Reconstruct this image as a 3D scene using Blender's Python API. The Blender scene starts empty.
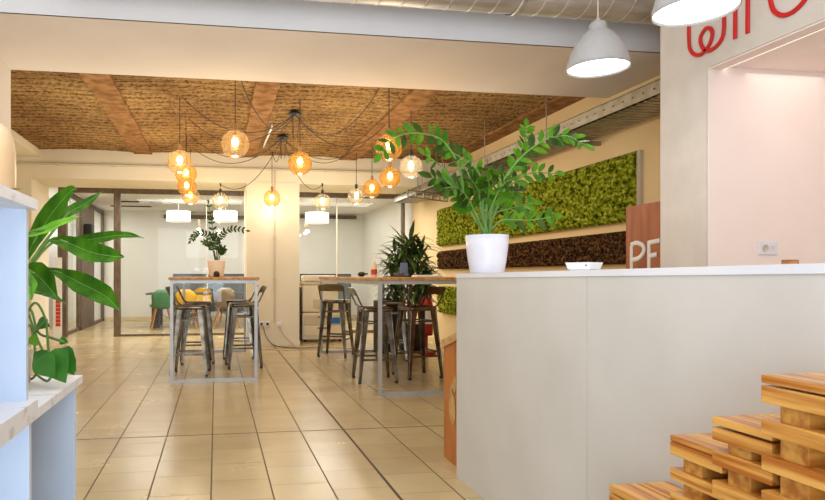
import bpy, bmesh, math, random
from mathutils import Vector, Matrix
random.seed(7)
C = bpy.context.scene.collection
PI = math.pi
# ------------------------------------------------------------------ camera model
F, PX, PY, H = 620.0, 312.0, 276.0, 1.08
TH = math.atan(96/620.0); SN, CS = math.sin(TH), math.cos(TH)
def ray(x, y):
    u, v = (x-PX)/F, (PY-y)/F
    return Vector((SN+u*CS, CS-u*SN, v))
O = Vector((0, 0, H))
def atT(x, y, t): return O + ray(x, y)*t
def atX(x, y, X): r = ray(x, y); return O + r*(X/r.x)
def atY(x, y, Y): r = ray(x, y); return O + r*(Y/r.y)
def atZ(x, y, Z): r = ray(x, y); return O + r*((Z-H)/r.z)

# ------------------------------------------------------------------ materials
def mat(name, col, rough=0.5, metal=0.0, col2=None, scale=8.0, stretch=(1,1,1), bump=0.0, bscale=None,
        emit=None, estr=0.0, detail=4, spec=0.5, lo=0.35, hi=0.65, coat=0.0):
    m = bpy.data.materials.new(name); m.use_nodes = True
    N, L = m.node_tree.nodes, m.node_tree.links
    b = N['Principled BSDF']
    b.inputs['Roughness'].default_value = rough; b.inputs['Metallic'].default_value = metal
    b.inputs['Specular IOR Level'].default_value = spec
    b.inputs['Coat Weight'].default_value = coat
    c4 = (*col, 1); b.inputs['Base Color'].default_value = c4
    tc = N.new('ShaderNodeTexCoord'); mp = N.new('ShaderNodeMapping'); mp.inputs['Scale'].default_value = stretch
    L.new(tc.outputs['Object'], mp.inputs['Vector'])
    c2 = col2 or tuple(c*0.93 for c in col)
    n = N.new('ShaderNodeTexNoise'); n.inputs['Scale'].default_value = scale; n.inputs['Detail'].default_value = detail
    L.new(mp.outputs['Vector'], n.inputs['Vector'])
    r = N.new('ShaderNodeValToRGB'); r.color_ramp.elements[0].position = lo; r.color_ramp.elements[1].position = hi
    r.color_ramp.elements[0].color = (*c2, 1); r.color_ramp.elements[1].color = c4
    L.new(n.outputs['Fac'], r.inputs['Fac']); L.new(r.outputs['Color'], b.inputs['Base Color'])
    if bump:
        n2 = N.new('ShaderNodeTexNoise'); n2.inputs['Scale'].default_value = bscale or scale*3; n2.inputs['Detail'].default_value = 5
        L.new(mp.outputs['Vector'], n2.inputs['Vector'])
        bp = N.new('ShaderNodeBump'); bp.inputs['Strength'].default_value = bump; bp.inputs['Distance'].default_value = 0.01
        L.new(n2.outputs['Fac'], bp.inputs['Height']); L.new(bp.outputs['Normal'], b.inputs['Normal'])
    if emit:
        b.inputs['Emission Color'].default_value = (*emit, 1); b.inputs['Emission Strength'].default_value = estr
    return m
def glass(name, tint=(1,1,1), refl=0.10, rough=0.02, mixw=None):
    m = bpy.data.materials.new(name); m.use_nodes = True
    N, L = m.node_tree.nodes, m.node_tree.links; N.clear()
    out = N.new('ShaderNodeOutputMaterial'); tr = N.new('ShaderNodeBsdfTransparent'); tr.inputs['Color'].default_value = (*tint, 1)
    gl = N.new('ShaderNodeBsdfGlossy'); gl.inputs['Roughness'].default_value = rough
    lw = N.new('ShaderNodeLayerWeight'); lw.inputs['Blend'].default_value = .5
    pw = N.new('ShaderNodeMath'); pw.operation = 'POWER'; L.new(lw.outputs['Facing'], pw.inputs[0]); pw.inputs[1].default_value = 5
    fr = N.new('ShaderNodeMath'); fr.operation = 'MULTIPLY_ADD'; L.new(pw.outputs[0], fr.inputs[0]); fr.inputs[1].default_value = .35; fr.inputs[2].default_value = refl
    mx = N.new('ShaderNodeMixShader')
    L.new(fr.outputs[0], mx.inputs[0]); L.new(tr.outputs[0], mx.inputs[1]); L.new(gl.outputs[0], mx.inputs[2])
    L.new(mx.outputs[0], out.inputs['Surface'])
    return m
def globe_glass(name, tint, glow, g=0.5):
    m = bpy.data.materials.new(name); m.use_nodes = True
    N, L = m.node_tree.nodes, m.node_tree.links; N.clear()
    out = N.new('ShaderNodeOutputMaterial'); tr = N.new('ShaderNodeBsdfTransparent')
    lw = N.new('ShaderNodeLayerWeight'); lw.inputs['Blend'].default_value = 0.45
    cr = N.new('ShaderNodeValToRGB'); cr.color_ramp.elements[0].color = (*tint, 1); cr.color_ramp.elements[1].color = (*[c*c*0.7 for c in tint], 1)
    L.new(lw.outputs['Facing'], cr.inputs['Fac']); L.new(cr.outputs['Color'], tr.inputs['Color'])
    gl = N.new('ShaderNodeBsdfGlossy'); gl.inputs['Roughness'].default_value = 0.2
    tl = N.new('ShaderNodeBsdfTranslucent'); tl.inputs['Color'].default_value = (*glow, 1)
    m1 = N.new('ShaderNodeMixShader'); m1.inputs[0].default_value = g
    L.new(tr.outputs[0], m1.inputs[1]); L.new(tl.outputs[0], m1.inputs[2])
    m2 = N.new('ShaderNodeMixShader'); m2.inputs[0].default_value = 0.06
    L.new(m1.outputs[0], m2.inputs[1]); L.new(gl.outputs[0], m2.inputs[2])
    L.new(m2.outputs[0], out.inputs['Surface'])
    return m
def emis(name, col, s):
    m = bpy.data.materials.new(name); m.use_nodes = True
    N, L = m.node_tree.nodes, m.node_tree.links; N.clear()
    out = N.new('ShaderNodeOutputMaterial'); e = N.new('ShaderNodeEmission')
    e.inputs['Color'].default_value = (*col, 1); e.inputs['Strength'].default_value = s
    L.new(e.outputs[0], out.inputs['Surface']); return m
def rgb(r, g, b):
    f = lambda c: ((c/255+0.055)/1.055)**2.4 if c > 10 else c/255/12.92
    return (f(r), f(g), f(b))

def tile_mat():
    m = bpy.data.materials.new('floor_tiles'); m.use_nodes = True
    N, L = m.node_tree.nodes, m.node_tree.links; b = N['Principled BSDF']
    def M(op, a, c=None):
        n = N.new('ShaderNodeMath'); n.operation = op
        for i, v in enumerate((a, c)):
            if v is None: continue
            if isinstance(v, (int, float)): n.inputs[i].default_value = v
            else: L.new(v, n.inputs[i])
        return n.outputs[0]
    g = N.new('ShaderNodeNewGeometry'); s = N.new('ShaderNodeSeparateXYZ'); L.new(g.outputs['Position'], s.inputs[0])
    W = 0.303
    ux = M('DIVIDE', M('SUBTRACT', s.outputs['X'], 0.885-30*W), W)
    ix = M('FLOOR', ux); fx = M('FRACT', ux)
    off = M('FRACT', M('MULTIPLY', ix, 0.37))
    uy = M('ADD', M('DIVIDE', M('ADD', s.outputs['Y'], 30), 0.30), off)
    iy = M('FLOOR', uy); fy = M('FRACT', uy)
    dx = M('MINIMUM', fx, M('SUBTRACT', 1, fx)); dy = M('MINIMUM', fy, M('SUBTRACT', 1, fy))
    jx = M('LESS_THAN', dx, 0.013); jy = M('LESS_THAN', dy, 0.010)
    # wide joints
    wx = M('LESS_THAN', M('ABSOLUTE', M('SUBTRACT', s.outputs['X'], 0.885)), 0.008)
    wy = M('LESS_THAN', M('ABSOLUTE', M('SUBTRACT', s.outputs['Y'], 4.28)), 0.008)
    soft = M('MULTIPLY', jy, 0.7)
    j = M('MAXIMUM', M('MAXIMUM', M('MULTIPLY', jx, 0.95), soft), M('MAXIMUM', wx, wy))
    cmb = N.new('ShaderNodeCombineXYZ'); L.new(ix, cmb.inputs[0]); L.new(iy, cmb.inputs[1])
    wn = N.new('ShaderNodeTexWhiteNoise'); wn.noise_dimensions = '2D'; L.new(cmb.outputs[0], wn.inputs['Vector'])
    r = N.new('ShaderNodeValToRGB'); r.color_ramp.elements[0].color = (*rgb(190,168,124), 1); r.color_ramp.elements[1].color = (*rgb(200,178,134), 1)
    L.new(wn.outputs['Value'], r.inputs['Fac'])
    no = N.new('ShaderNodeTexNoise'); no.inputs['Scale'].default_value = 2.2; no.inputs['Detail'].default_value = 6
    L.new(g.outputs['Position'], no.inputs['Vector'])
    mr = N.new('ShaderNodeMapRange'); mr.inputs['From Min'].default_value = .3; mr.inputs['From Max'].default_value = .7
    mr.inputs['To Min'].default_value = .90; mr.inputs['To Max'].default_value = 1.05; L.new(no.outputs['Fac'], mr.inputs['Value'])
    mul = N.new('ShaderNodeVectorMath'); mul.operation = 'SCALE'; L.new(r.outputs['Color'], mul.inputs[0]); L.new(mr.outputs[0], mul.inputs['Scale'])
    mx = N.new('ShaderNodeMix'); mx.data_type = 'RGBA'; L.new(j, mx.inputs['Factor']); L.new(mul.outputs[0], mx.inputs[6])
    mx.inputs[7].default_value = (*rgb(80,60,34), 1)
    L.new(mx.outputs[2], b.inputs['Base Color'])
    rr = M('ADD', M('MULTIPLY', no.outputs['Fac'], 0.16), M('ADD', M('MULTIPLY', j, 0.4), 0.17))
    L.new(rr, b.inputs['Roughness'])
    bp = N.new('ShaderNodeBump'); bp.inputs['Strength'].default_value = .25; bp.inputs['Distance'].default_value = .004
    L.new(M('SUBTRACT', 1, j), bp.inputs['Height']); L.new(bp.outputs['Normal'], b.inputs['Normal'])
    return m

def reed_mat():
    """brown rough plaster over reed mat, ridges across the room"""
    m = bpy.data.materials.new('reed_plaster'); m.use_nodes = True
    N, L = m.node_tree.nodes, m.node_tree.links; b = N['Principled BSDF']; b.inputs['Roughness'].default_value = .9
    b.inputs['Specular IOR Level'].default_value = .1
    g = N.new('ShaderNodeNewGeometry')
    mp = N.new('ShaderNodeMapping'); mp.inputs['Scale'].default_value = (0.25, 1, 1); L.new(g.outputs['Position'], mp.inputs['Vector'])
    w = N.new('ShaderNodeTexWave'); w.bands_direction = 'Y'; w.inputs['Scale'].default_value = 9.5
    w.inputs['Distortion'].default_value = 1.6; w.inputs['Detail'].default_value = 4; w.inputs['Detail Scale'].default_value = 2.5
    L.new(mp.outputs['Vector'], w.inputs['Vector'])
    n = N.new('ShaderNodeTexNoise'); n.inputs['Scale'].default_value = 32; n.inputs['Detail'].default_value = 6; L.new(g.outputs['Position'], n.inputs['Vector'])
    n2 = N.new('ShaderNodeTexNoise'); n2.inputs['Scale'].default_value = 1.1; n2.inputs['Detail'].default_value = 3; L.new(g.outputs['Position'], n2.inputs['Vector'])
    a = N.new('ShaderNodeMath'); a.operation = 'MULTIPLY_ADD'; L.new(n.outputs['Fac'], a.inputs[0]); a.inputs[1].default_value = .9; 
    h = N.new('ShaderNodeMath'); h.operation = 'MULTIPLY'; L.new(w.outputs['Fac'], h.inputs[0]); h.inputs[1].default_value = .26
    L.new(h.outputs[0], a.inputs[2])
    r = N.new('ShaderNodeValToRGB'); e = r.color_ramp.elements
    e[0].position = .38; e[0].color = (*rgb(84,62,42), 1); e[1].position = .95; e[1].color = (*rgb(184,154,112), 1)
    k = e.new(.58); k.color = (*rgb(150,118,80), 1)
    L.new(a.outputs[0], r.inputs['Fac'])
    hs = N.new('ShaderNodeMix'); hs.data_type = 'RGBA'; hs.blend_type = 'MULTIPLY'; hs.inputs['Factor'].default_value = .8
    r2 = N.new('ShaderNodeValToRGB'); r2.color_ramp.elements[0].position = .35; r2.color_ramp.elements[0].color = (.66,.58,.48,1); r2.color_ramp.elements[1].position = .65; r2.color_ramp.elements[1].color = (1.3,1.32,1.1,1)
    L.new(n2.outputs['Fac'], r2.inputs['Fac']); L.new(r.outputs['Color'], hs.inputs[6]); L.new(r2.outputs['Color'], hs.inputs[7])
    L.new(hs.outputs[2], b.inputs['Base Color'])
    bp = N.new('ShaderNodeBump'); bp.inputs['Strength'].default_value = .9; bp.inputs['Distance'].default_value = .03
    L.new(a.outputs[0], bp.inputs['Height']); L.new(bp.outputs['Normal'], b.inputs['Normal'])
    return m
def wood(name, c1, c2, stretch=(14, 1.2, 14), scale=2.4, rough=.45, coat=0.0):
    m = mat(name, c1, rough, col2=c2, scale=scale, stretch=stretch, bump=.12, bscale=scale*2, lo=.38, hi=.6, coat=coat, detail=6)
    return m
def moss_mat(name, ca, cb, cc, sc=22):
    m = bpy.data.materials.new(name); m.use_nodes = True
    N, L = m.node_tree.nodes, m.node_tree.links; b = N['Principled BSDF']; b.inputs['Roughness'].default_value = .95
    b.inputs['Specular IOR Level'].default_value = .1
    g = N.new('ShaderNodeNewGeometry')
    v = N.new('ShaderNodeTexVoronoi'); v.inputs['Scale'].default_value = sc; L.new(g.outputs['Position'], v.inputs['Vector'])
    n = N.new('ShaderNodeTexNoise'); n.inputs['Scale'].default_value = sc*1.2; n.inputs['Detail'].default_value = 6; L.new(g.outputs['Position'], n.inputs['Vector'])
    s = N.new('ShaderNodeMath'); s.operation = 'SUBTRACT'; L.new(n.outputs['Fac'], s.inputs[0])
    k = N.new('ShaderNodeMath'); k.operation = 'MULTIPLY'; L.new(v.outputs['Distance'], k.inputs[0]); k.inputs[1].default_value = .42; L.new(k.outputs[0], s.inputs[1])
    r = N.new('ShaderNodeValToRGB'); e = r.color_ramp.elements
    e[0].position = .12; e[0].color = (*ca, 1); e[1].position = .55; e[1].color = (*cc, 1); q = e.new(.32); q.color = (*cb, 1)
    L.new(s.outputs[0], r.inputs['Fac']); L.new(r.outputs['Color'], b.inputs['Base Color'])
    bp = N.new('ShaderNodeBump'); bp.inputs['Strength'].default_value = 1; bp.inputs['Distance'].default_value = .04
    L.new(s.outputs[0], bp.inputs['Height']); L.new(bp.outputs['Normal'], b.inputs['Normal'])
    return m

M = {}
M['tile'] = tile_mat(); M['reed'] = reed_mat()
M['joist'] = mat('joist_plaster', rgb(158,118,78), .9, col2=rgb(118,84,50), scale=9, bump=.7, bscale=28, spec=.1)
M['soffit'] = mat('warm_lit_paint', rgb(222,214,206), .8, col2=rgb(214,205,196), scale=1.2, spec=.2)  # warm light put into the beam's underside tint, pillar shares it
M['white_wall'] = mat('white_paint', rgb(236,236,238), .8, col2=rgb(230,230,233), scale=1.5, spec=.2)
M['cream'] = mat('cream_paint', rgb(236,228,208), .8, col2=rgb(229,220,198), scale=1.2, spec=.2)
M['cream2'] = mat('warm_lit_cream', rgb(234,210,164), .8, col2=rgb(226,200,152), scale=1.2, spec=.2)  # cream paint with the warm hall light worked into its tone
M['room_white'] = mat('room_white_paint', rgb(240,238,232), .8, col2=rgb(234,232,224), scale=1.2, spec=.2)
M['portal'] = mat('portal_paint', rgb(220,210,198), .75, col2=rgb(212,202,190), scale=6, spec=.25)
M['niche'] = mat('niche_paint', rgb(246,232,224), .7, col2=rgb(242,226,217), scale=2, spec=.25)
M['counter'] = mat('counter_lacquer', rgb(218,213,204), .5, col2=rgb(211,206,197), scale=3, bump=.04, bscale=60, spec=.3)
M['counter_top'] = mat('counter_top_lacquer', rgb(238,238,240), .35, col2=rgb(230,230,234), scale=3)
M['shelf'] = mat('white_laminate', rgb(218,230,248), .4, col2=rgb(210,224,244), scale=4)
M['shelf_edge'] = mat('chipped_laminate_edge', rgb(240,241,246), .5, col2=rgb(214,212,208), scale=14, lo=.3, hi=.42)
M['galv'] = mat('galvanised_steel', rgb(222,222,220), .38, .65, col2=rgb(186,186,184), scale=3, stretch=(1,4,4), bump=.1)
M['tray'] = mat('tray_steel', rgb(168,162,146), .4, .7, col2=rgb(140,134,118), scale=10)
M['steel_lt'] = mat('light_steel', rgb(190,192,190), .4, .5, col2=rgb(178,180,178), scale=6)
M['gun'] = mat('gunmetal', rgb(146,136,120), .22, .95, col2=rgb(84,76,64), scale=7, bump=.05)
M['frame'] = mat('weathered_steel_frame', rgb(122,106,88), .6, .2, col2=rgb(94,80,66), scale=18, stretch=(1,1,.3))
M['bar_top'] = wood('bar_top_wood', rgb(206,150,78), rgb(170,112,50))
M['pine'] = wood('varnished_pine', rgb(230,170,82), rgb(178,98,24), stretch=(34,1.6,34), scale=1.6, rough=.32, coat=.3)
M['pine_cross'] = wood('varnished_pine_cross', rgb(208,148,66), rgb(164,96,30), stretch=(1.3,16,16), scale=2.2, rough=.32, coat=.3)
M['pine_end'] = wood('pine_end_grain', rgb(186,126,60), rgb(140,84,34), stretch=(5,5,5), scale=8, rough=.5)
M['redwood'] = wood('reddish_veneer', rgb(182,104,52), rgb(150,76,32), stretch=(6,6,.7), scale=2)
M['orange'] = wood('orange_veneer', rgb(196,120,50), rgb(170,96,34), stretch=(3,3,.8), scale=2)
M['oak'] = wood('pale_oak', rgb(214,172,112), rgb(190,146,88), stretch=(2,8,8))
M['chairwood'] = wood('beech_leg', rgb(198,142,80), rgb(170,112,58), stretch=(8,8,1))
M['black'] = mat('black_plastic', rgb(30,29,28), .5)
M['cable'] = mat('black_cable', rgb(36,30,26), .6)
M['cable_w'] = mat('white_cable', rgb(206,196,176), .6)
M['dkgrey'] = mat('dark_grey_fabric', rgb(96,98,100), .9, col2=rgb(78,80,82), scale=40)
M['screen'] = mat('blue_grey_screen', rgb(112,120,124), .4, col2=rgb(92,102,104), scale=3)
M['white_pl'] = mat('white_plastic', rgb(240,240,240), .35)
M['pot_w'] = mat('white_ceramic', rgb(232,230,238), .3)
M['pot_b'] = mat('cream_ceramic', rgb(234,220,196), .45, col2=rgb(226,208,180), scale=5)
M['soil'] = mat('soil', rgb(74,58,42), 1, col2=rgb(120,112,98), scale=60, bump=.8)
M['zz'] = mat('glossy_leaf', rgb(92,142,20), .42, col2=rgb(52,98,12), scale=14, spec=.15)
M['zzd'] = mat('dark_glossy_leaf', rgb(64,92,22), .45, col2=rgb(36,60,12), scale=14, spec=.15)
M['stem'] = mat('leaf_stalk', rgb(116,158,72), .5, col2=rgb(92,130,56), scale=10)
M['bigleaf'] = mat('broad_leaf', rgb(74,122,14), .42, col2=rgb(34,78,6), scale=9, stretch=(3,3,1), spec=.12, lo=.3, hi=.7)
M['brightleaf'] = mat('bright_leaf', rgb(134,200,44), .4, col2=rgb(104,176,34), scale=9, spec=.6)
M['pothos'] = mat('pothos_leaf', rgb(66,134,34), .35, col2=rgb(36,92,22), scale=12, spec=.6)
M['drac'] = mat('dracaena_leaf', rgb(100,130,66), .35, col2=rgb(44,70,30), scale=6, spec=.5)
M['moss'] = moss_mat('green_moss', rgb(70,78,10), rgb(150,160,34), rgb(206,214,90))
M['bark'] = moss_mat('brown_moss', rgb(40,24,12), rgb(92,62,36), rgb(150,112,70), 30)
M['red'] = mat('red_paint', rgb(170,26,14), .4)
M['logo'] = mat('red_acrylic', rgb(214,24,12), .4, col2=rgb(200,14,6), scale=3)
M['copier'] = mat('beige_plastic', rgb(240,228,200), .5, col2=rgb(232,218,188), scale=3)
M['copier2'] = mat('beige_plastic_darker', rgb(216,202,170), .5)
M['blue'] = mat('blue_sticker', rgb(40,120,190), .4)
M['phone'] = mat('blue_grey_plastic', rgb(110,124,160), .3)
M['green_sh'] = mat('green_shell', rgb(70,130,84), .4)
M['yellow_sh'] = mat('yellow_shell', rgb(232,180,48), .4)
M['taupe_sh'] = mat('taupe_shell', rgb(128,108,86), .4)
M['cream_sh'] = mat('cream_shell', rgb(232,212,176), .4)
M['cork'] = mat('cork', rgb(160,120,70), .8)
M['enamel'] = mat('white_enamel', rgb(180,178,176), .4)
M['vase'] = mat('sand_glazed_vase', rgb(236,214,178), .3, col2=rgb(206,160,104), scale=2, stretch=(1,1,2))
M['pane'] = glass('clear_pane', (.97,.98,.97), .018)
M['g_amber'] = globe_glass('amber_glass', (1.0,.76,.34), (1.0,.62,.20), .11)
M['g_light'] = globe_glass('pale_amber_glass', (1.0,.86,.60), (1.0,.74,.42), .11)
M['g_clear'] = globe_glass('clear_smoky_glass', (1.0,.94,.82), (1.0,.92,.78), .12)
M['bulb'] = emis('bulb_glow', (1.0,.82,.50), 26)
M['lamp_in'] = emis('lamp_glow', (1.0,.98,.96), 6)
M['drum'] = mat('drum_shade', rgb(250,246,238), .8, emit=(1.0,.95,.86), estr=.55)
M['led'] = emis('led_strip_glow', (1.0,.88,.78), 2.5)
M['label_red'] = mat('red_label', rgb(200,60,40), .5)

# ------------------------------------------------------------------ mesh builder
class MB:
    def __init__(s): s.v = []; s.f = []; s.mi = []; s.sm = []
    def add(s, vs, fs, smooth=False, mi=0):
        o = len(s.v); s.v += [tuple(v) for v in vs]
        for f in fs: s.f.append([i+o for i in f]); s.mi.append(mi); s.sm.append(smooth)
    def box(s, a, b, mi=0, bev=0.0):
        x0,y0,z0 = [min(a[i],b[i]) for i in range(3)]; x1,y1,z1 = [max(a[i],b[i]) for i in range(3)]
        if bev > 0:
            bm = bmesh.new(); bmesh.ops.create_cube(bm, size=1)
            for v in bm.verts: v.co = Vector(((x0+x1)/2+v.co.x*(x1-x0), (y0+y1)/2+v.co.y*(y1-y0), (z0+z1)/2+v.co.z*(z1-z0)))
            bmesh.ops.bevel(bm, geom=bm.edges[:], offset=bev, segments=2, affect='EDGES', profile=.6)
            bm.verts.index_update()
            s.add([v.co for v in bm.verts], [[v.index for v in f.verts] for f in bm.faces], False, mi); bm.free(); return
        s.add([(x0,y0,z0),(x1,y0,z0),(x1,y1,z0),(x0,y1,z0),(x0,y0,z1),(x1,y0,z1),(x1,y1,z1),(x0,y1,z1)],
              [(0,3,2,1),(4,5,6,7),(0,1,5,4),(1,2,6,5),(2,3,7,6),(3,0,4,7)], False, mi)
    def hexa(s, p, mi=0):   # 8 points: bottom 4 ccw, top 4 ccw
        s.add(p, [(0,3,2,1),(4,5,6,7),(0,1,5,4),(1,2,6,5),(2,3,7,6),(3,0,4,7)], False, mi)
    def tube(s, pts, r, n=8, mi=0, cap=True):
        pts = [Vector(p) for p in pts]; rr = r if isinstance(r, (list, tuple)) else [r]*len(pts)
        rings = []; up = None
        for i, p in enumerate(pts):
            d = (pts[min(i+1, len(pts)-1)]-pts[max(i-1, 0)])
            if d.length < 1e-9: d = Vector((0,0,1))
            d.normalize()
            if up is None: up = Vector((0,0,1)) if abs(d.z) < .9 else Vector((1,0,0))
            a = d.cross(up).normalized(); b = a.cross(d).normalized(); up = b
            rings.append([p+(a*math.cos(2*PI*k/n)+b*math.sin(2*PI*k/n))*rr[i] for k in range(n)])
        vs = [v for g in rings for v in g]; fs = []
        for i in range(len(pts)-1):
            for k in range(n): fs.append((i*n+k, i*n+(k+1)%n, (i+1)*n+(k+1)%n, (i+1)*n+k))
        s.add(vs, fs, True, mi)
        if cap: s.add(rings[0], [tuple(range(n))][::1], False, mi); s.add(rings[-1], [tuple(reversed(range(n)))], False, mi)
    def bar(s, p, q, w, h, mi=0, up=(0,0,1), w2=None, h2=None):
        p, q = Vector(p), Vector(q); d = (q-p).normalized(); up = Vector(up)
        if abs(d.dot(up)) > .98: up = Vector((1,0,0))
        a = d.cross(up).normalized(); b = a.cross(d).normalized(); w2 = w2 or w; h2 = h2 or h
        P = [p-a*w/2-b*h/2, p+a*w/2-b*h/2, p+a*w/2+b*h/2, p-a*w/2+b*h/2]; Q = [q-a*w2/2-b*h2/2, q+a*w2/2-b*h2/2, q+a*w2/2+b*h2/2, q-a*w2/2+b*h2/2]
        s.hexa(P+Q, mi)
    def lathe(s, prof, c=(0,0,0), n=32, mi=0, axis='Z'):
        vs = []
        for (r, z) in prof:
            for k in range(n):
                a = 2*PI*k/n
                if axis == 'Z': vs.append((c[0]+r*math.cos(a), c[1]+r*math.sin(a), c[2]+z))
                elif axis == 'X': vs.append((c[0]+z, c[1]+r*math.cos(a), c[2]+r*math.sin(a)))
                else: vs.append((c[0]+r*math.cos(a), c[1]+z, c[2]+r*math.sin(a)))
        fs = []
        for i in range(len(prof)-1):
            for k in range(n): fs.append((i*n+k, i*n+(k+1)%n, (i+1)*n+(k+1)%n, (i+1)*n+k))
        s.add(vs, fs, True, mi)
    def leaf(s, base, d, up, L, W, mi=0, droop=0.0, seg=6, fold=.25, shape='oval', wave=0):
        """blade from base along d, curved downward by droop"""
        base = Vector(base); d = Vector(d).normalized(); up = Vector(up)
        a = d.cross(up)
        if a.length < 1e-3: a = d.cross(Vector((1,.2,0)))
        a.normalize(); n = a.cross(d).normalized()
        rows = []; p = base.copy(); dd = d.copy(); st = L/seg
        for i in range(seg+1):
            f = i/seg
            if shape == 'oval': w = math.sin(PI*min(1, (f*.96+.04)))**.75
            elif shape == 'lance': w = (math.sin(PI*f**.75))**.8 if 0 < f < 1 else .02
            elif shape == 'heart': w = [0.35, .95, 1.0, .85, .62, .34, .02][i] if seg == 6 else (1-f)
            else: w = min(1, f*6+.3)*(1-f**3)
            w = max(w, .02)*W/2
            wv = math.sin(f*9+1)*wave
            rows.append([p-a*w+n*(abs(w)*fold+wv), p, p+a*w+n*(abs(w)*fold-wv)])
            dd = (dd+Vector((0,0,-1))*droop/seg).normalized(); p = p+dd*st; n = a.cross(dd).normalized()
        vs = [v for r in rows for v in r]; fs = []
        for i in range(seg):
            for k in range(2): fs.append((i*3+k, i*3+k+1, (i+1)*3+k+1, (i+1)*3+k))
        s.add(vs, fs, True, mi)
    def build(s, name, m, parent=None, label=None):
        me = bpy.data.meshes.new(name); me.from_pydata(s.v, [], s.f)
        ms = m if isinstance(m, (list, tuple)) else [m]
        for k in ms: me.materials.append(k)
        me.polygons.foreach_set('material_index', s.mi); me.polygons.foreach_set('use_smooth', s.sm)
        me.update()
        bm = bmesh.new(); bm.from_mesh(me); bmesh.ops.recalc_face_normals(bm, faces=bm.faces[:]) if len(bm.faces) < 60000 else None
        bm.to_mesh(me); bm.free()
        o = bpy.data.objects.new(name, me); C.objects.link(o)
        if parent: o.parent = parent
        if label: o['label'] = label
        return o
def loc_of(o):
    l = Vector((0,0,0))
    while o: l += o.location; o = o.parent
    return l
def tag(o, label, cat, group=None, kind=None):
    o['label'] = label; o['category'] = cat
    if group: o['group'] = group
    if kind: o['kind'] = kind
    return o
def thing(name, label, cat, loc=(0,0,0), rz=0, group=None):
    o = bpy.data.objects.new(name, None); C.objects.link(o); o.location = loc; o.rotation_euler = (0,0,rz); o.empty_display_size = .05
    return tag(o, label, cat, group)
def struct(name, mb, m, label, cat, parent=None):
    o = mb.build(name, m, parent)
    if not parent: tag(o, label, cat, kind='structure')
    return o
def dup(root, loc, rz, label, group=None):
    r = root.copy(); C.objects.link(r); r.location = loc; r.rotation_euler = (0,0,rz); r['label'] = label
    if group: r['group'] = group
    for ch in [o for o in bpy.data.objects if o.parent == root]:
        c = ch.copy(); C.objects.link(c); c.parent = r
        for g in [o for o in bpy.data.objects if o.parent == ch]:
            d = g.copy(); C.objects.link(d); d.parent = c
    return r
def rel(p, o): return Vector(p)-Vector(o)
def sph(mb, c, r, n=20, m=12, sx=1, sy=1, sz=1, mi=0, z0=-1, z1=1):
    pr = []
    a0, a1 = math.asin(z0), math.asin(z1)
    for i in range(m+1):
        a = a0+(a1-a0)*i/m; pr.append((max(r*math.cos(a), 1e-4), r*math.sin(a)*sz))
    mb.lathe(pr, c, n, mi)
def spline(pts, n=8):
    P = [Vector(p) for p in pts]; P = [P[0]*2-P[1]]+P+[P[-1]*2-P[-2]]; out = []
    for i in range(1, len(P)-2):
        for k in range(n):
            t = k/n; a, b, c, d = P[i-1:i+3]
            out.append(.5*((2*b)+(c-a)*t+(2*a-5*b+4*c-d)*t*t+(3*b-a-3*c+d)*t**3))
    out.append(P[-2]); return out
def sag(p, q, s, n=14):
    p, q = Vector(p), Vector(q)
    return [p.lerp(q, i/n)-Vector((0,0,s*4*(i/n)*(1-i/n))) for i in range(n+1)]

# ================================================================== SETTING
XR = 3.75; XL = -3.4; ZC = 3.0; YB = 9.6; YG = 11.46; YE = 15.6; ZS = 2.8; ZR = 2.66
b = MB(); b.box((-4.5,-3,-.1), (4.3,16,0)); struct('floor', b, M['tile'], 'beige glossy square floor tiles laid in offset columns', 'floor')
b = MB(); b.box((XR,-3,0), (XR+.2,YE+.2,3.9)); struct('wall_right', b, M['cream2'], 'cream right-hand wall, warm light in its colour, behind the moss panels', 'wall')
b = MB(); b.box((XR-.012,YG+.08,0), (XR+.0,YE,ZR)); struct('wall_right_room', b, M['room_white'], 'white side wall inside the meeting room', 'wall')
b = MB(); b.box((XL,YG,0), (XL+.01,YE,ZR)); struct('wall_left_room', b, M['room_white'], 'white corridor wall left of the meeting room', 'wall')
b = MB(); b.box((XL-.2,4.3,0), (XL,YE+.2,3.4)); struct('wall_left', b, M['cream'], 'cream left-hand wall beyond the white pillar', 'wall')
b = MB(); b.box((XL-.2,YE,0), (XR+.2,YE+.2,3.2)); struct('wall_back', b, M['room_white'], 'white far wall of the glazed meeting room', 'wall')
b = MB(); b.box((XL,YB+.95,ZR), (XR,YE,ZR+.1)); struct('ceiling.001', b, M['room_white'], 'white ceiling inside the glazed meeting room', 'ceiling')
# front area ceiling
b = MB(); b.box((-4.5,-3,3.45), (XR+.2,4.35,3.55)); struct('ceiling.002', b, M['white_wall'], 'white ceiling above the reception area', 'ceiling')
# brown vaulted ceiling between joists
joists = [(-2.82,-2.56), (-1.22,-.955), (.375,.61), (1.93,2.20), (3.50,3.76)]
b = MB()
ny = 260; y0, y1 = 5.2, YB+.05
for i in range(len(joists)):
    xa = XL if i == 0 else joists[i-1][1]-.02; xb = joists[i][0]+.02
    nx = 24; vs = []; fs = []
    for j in range(ny+1):
        y = y0+(y1-y0)*j/ny
        for k in range(nx+1):
            f = k/nx; x = xa+(xb-xa)*f
            z = ZC+.0+.022*math.sin(PI*f)**.8*(1 if i else .3)+.007*math.sin(y*2*PI/.085+.5*math.sin(x*2+i))+random.uniform(-.004,.004)-.06
            vs.append((x,y,z))
    for j in range(ny):
        for k in range(nx): a = j*(nx+1)+k; fs.append((a,a+1,a+nx+2,a+nx+1))
    b.add(vs, fs, True)
struct('ceiling', b, M['reed'], 'rough brown reed-and-plaster ceiling vaulted between the joists', 'ceiling')
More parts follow.
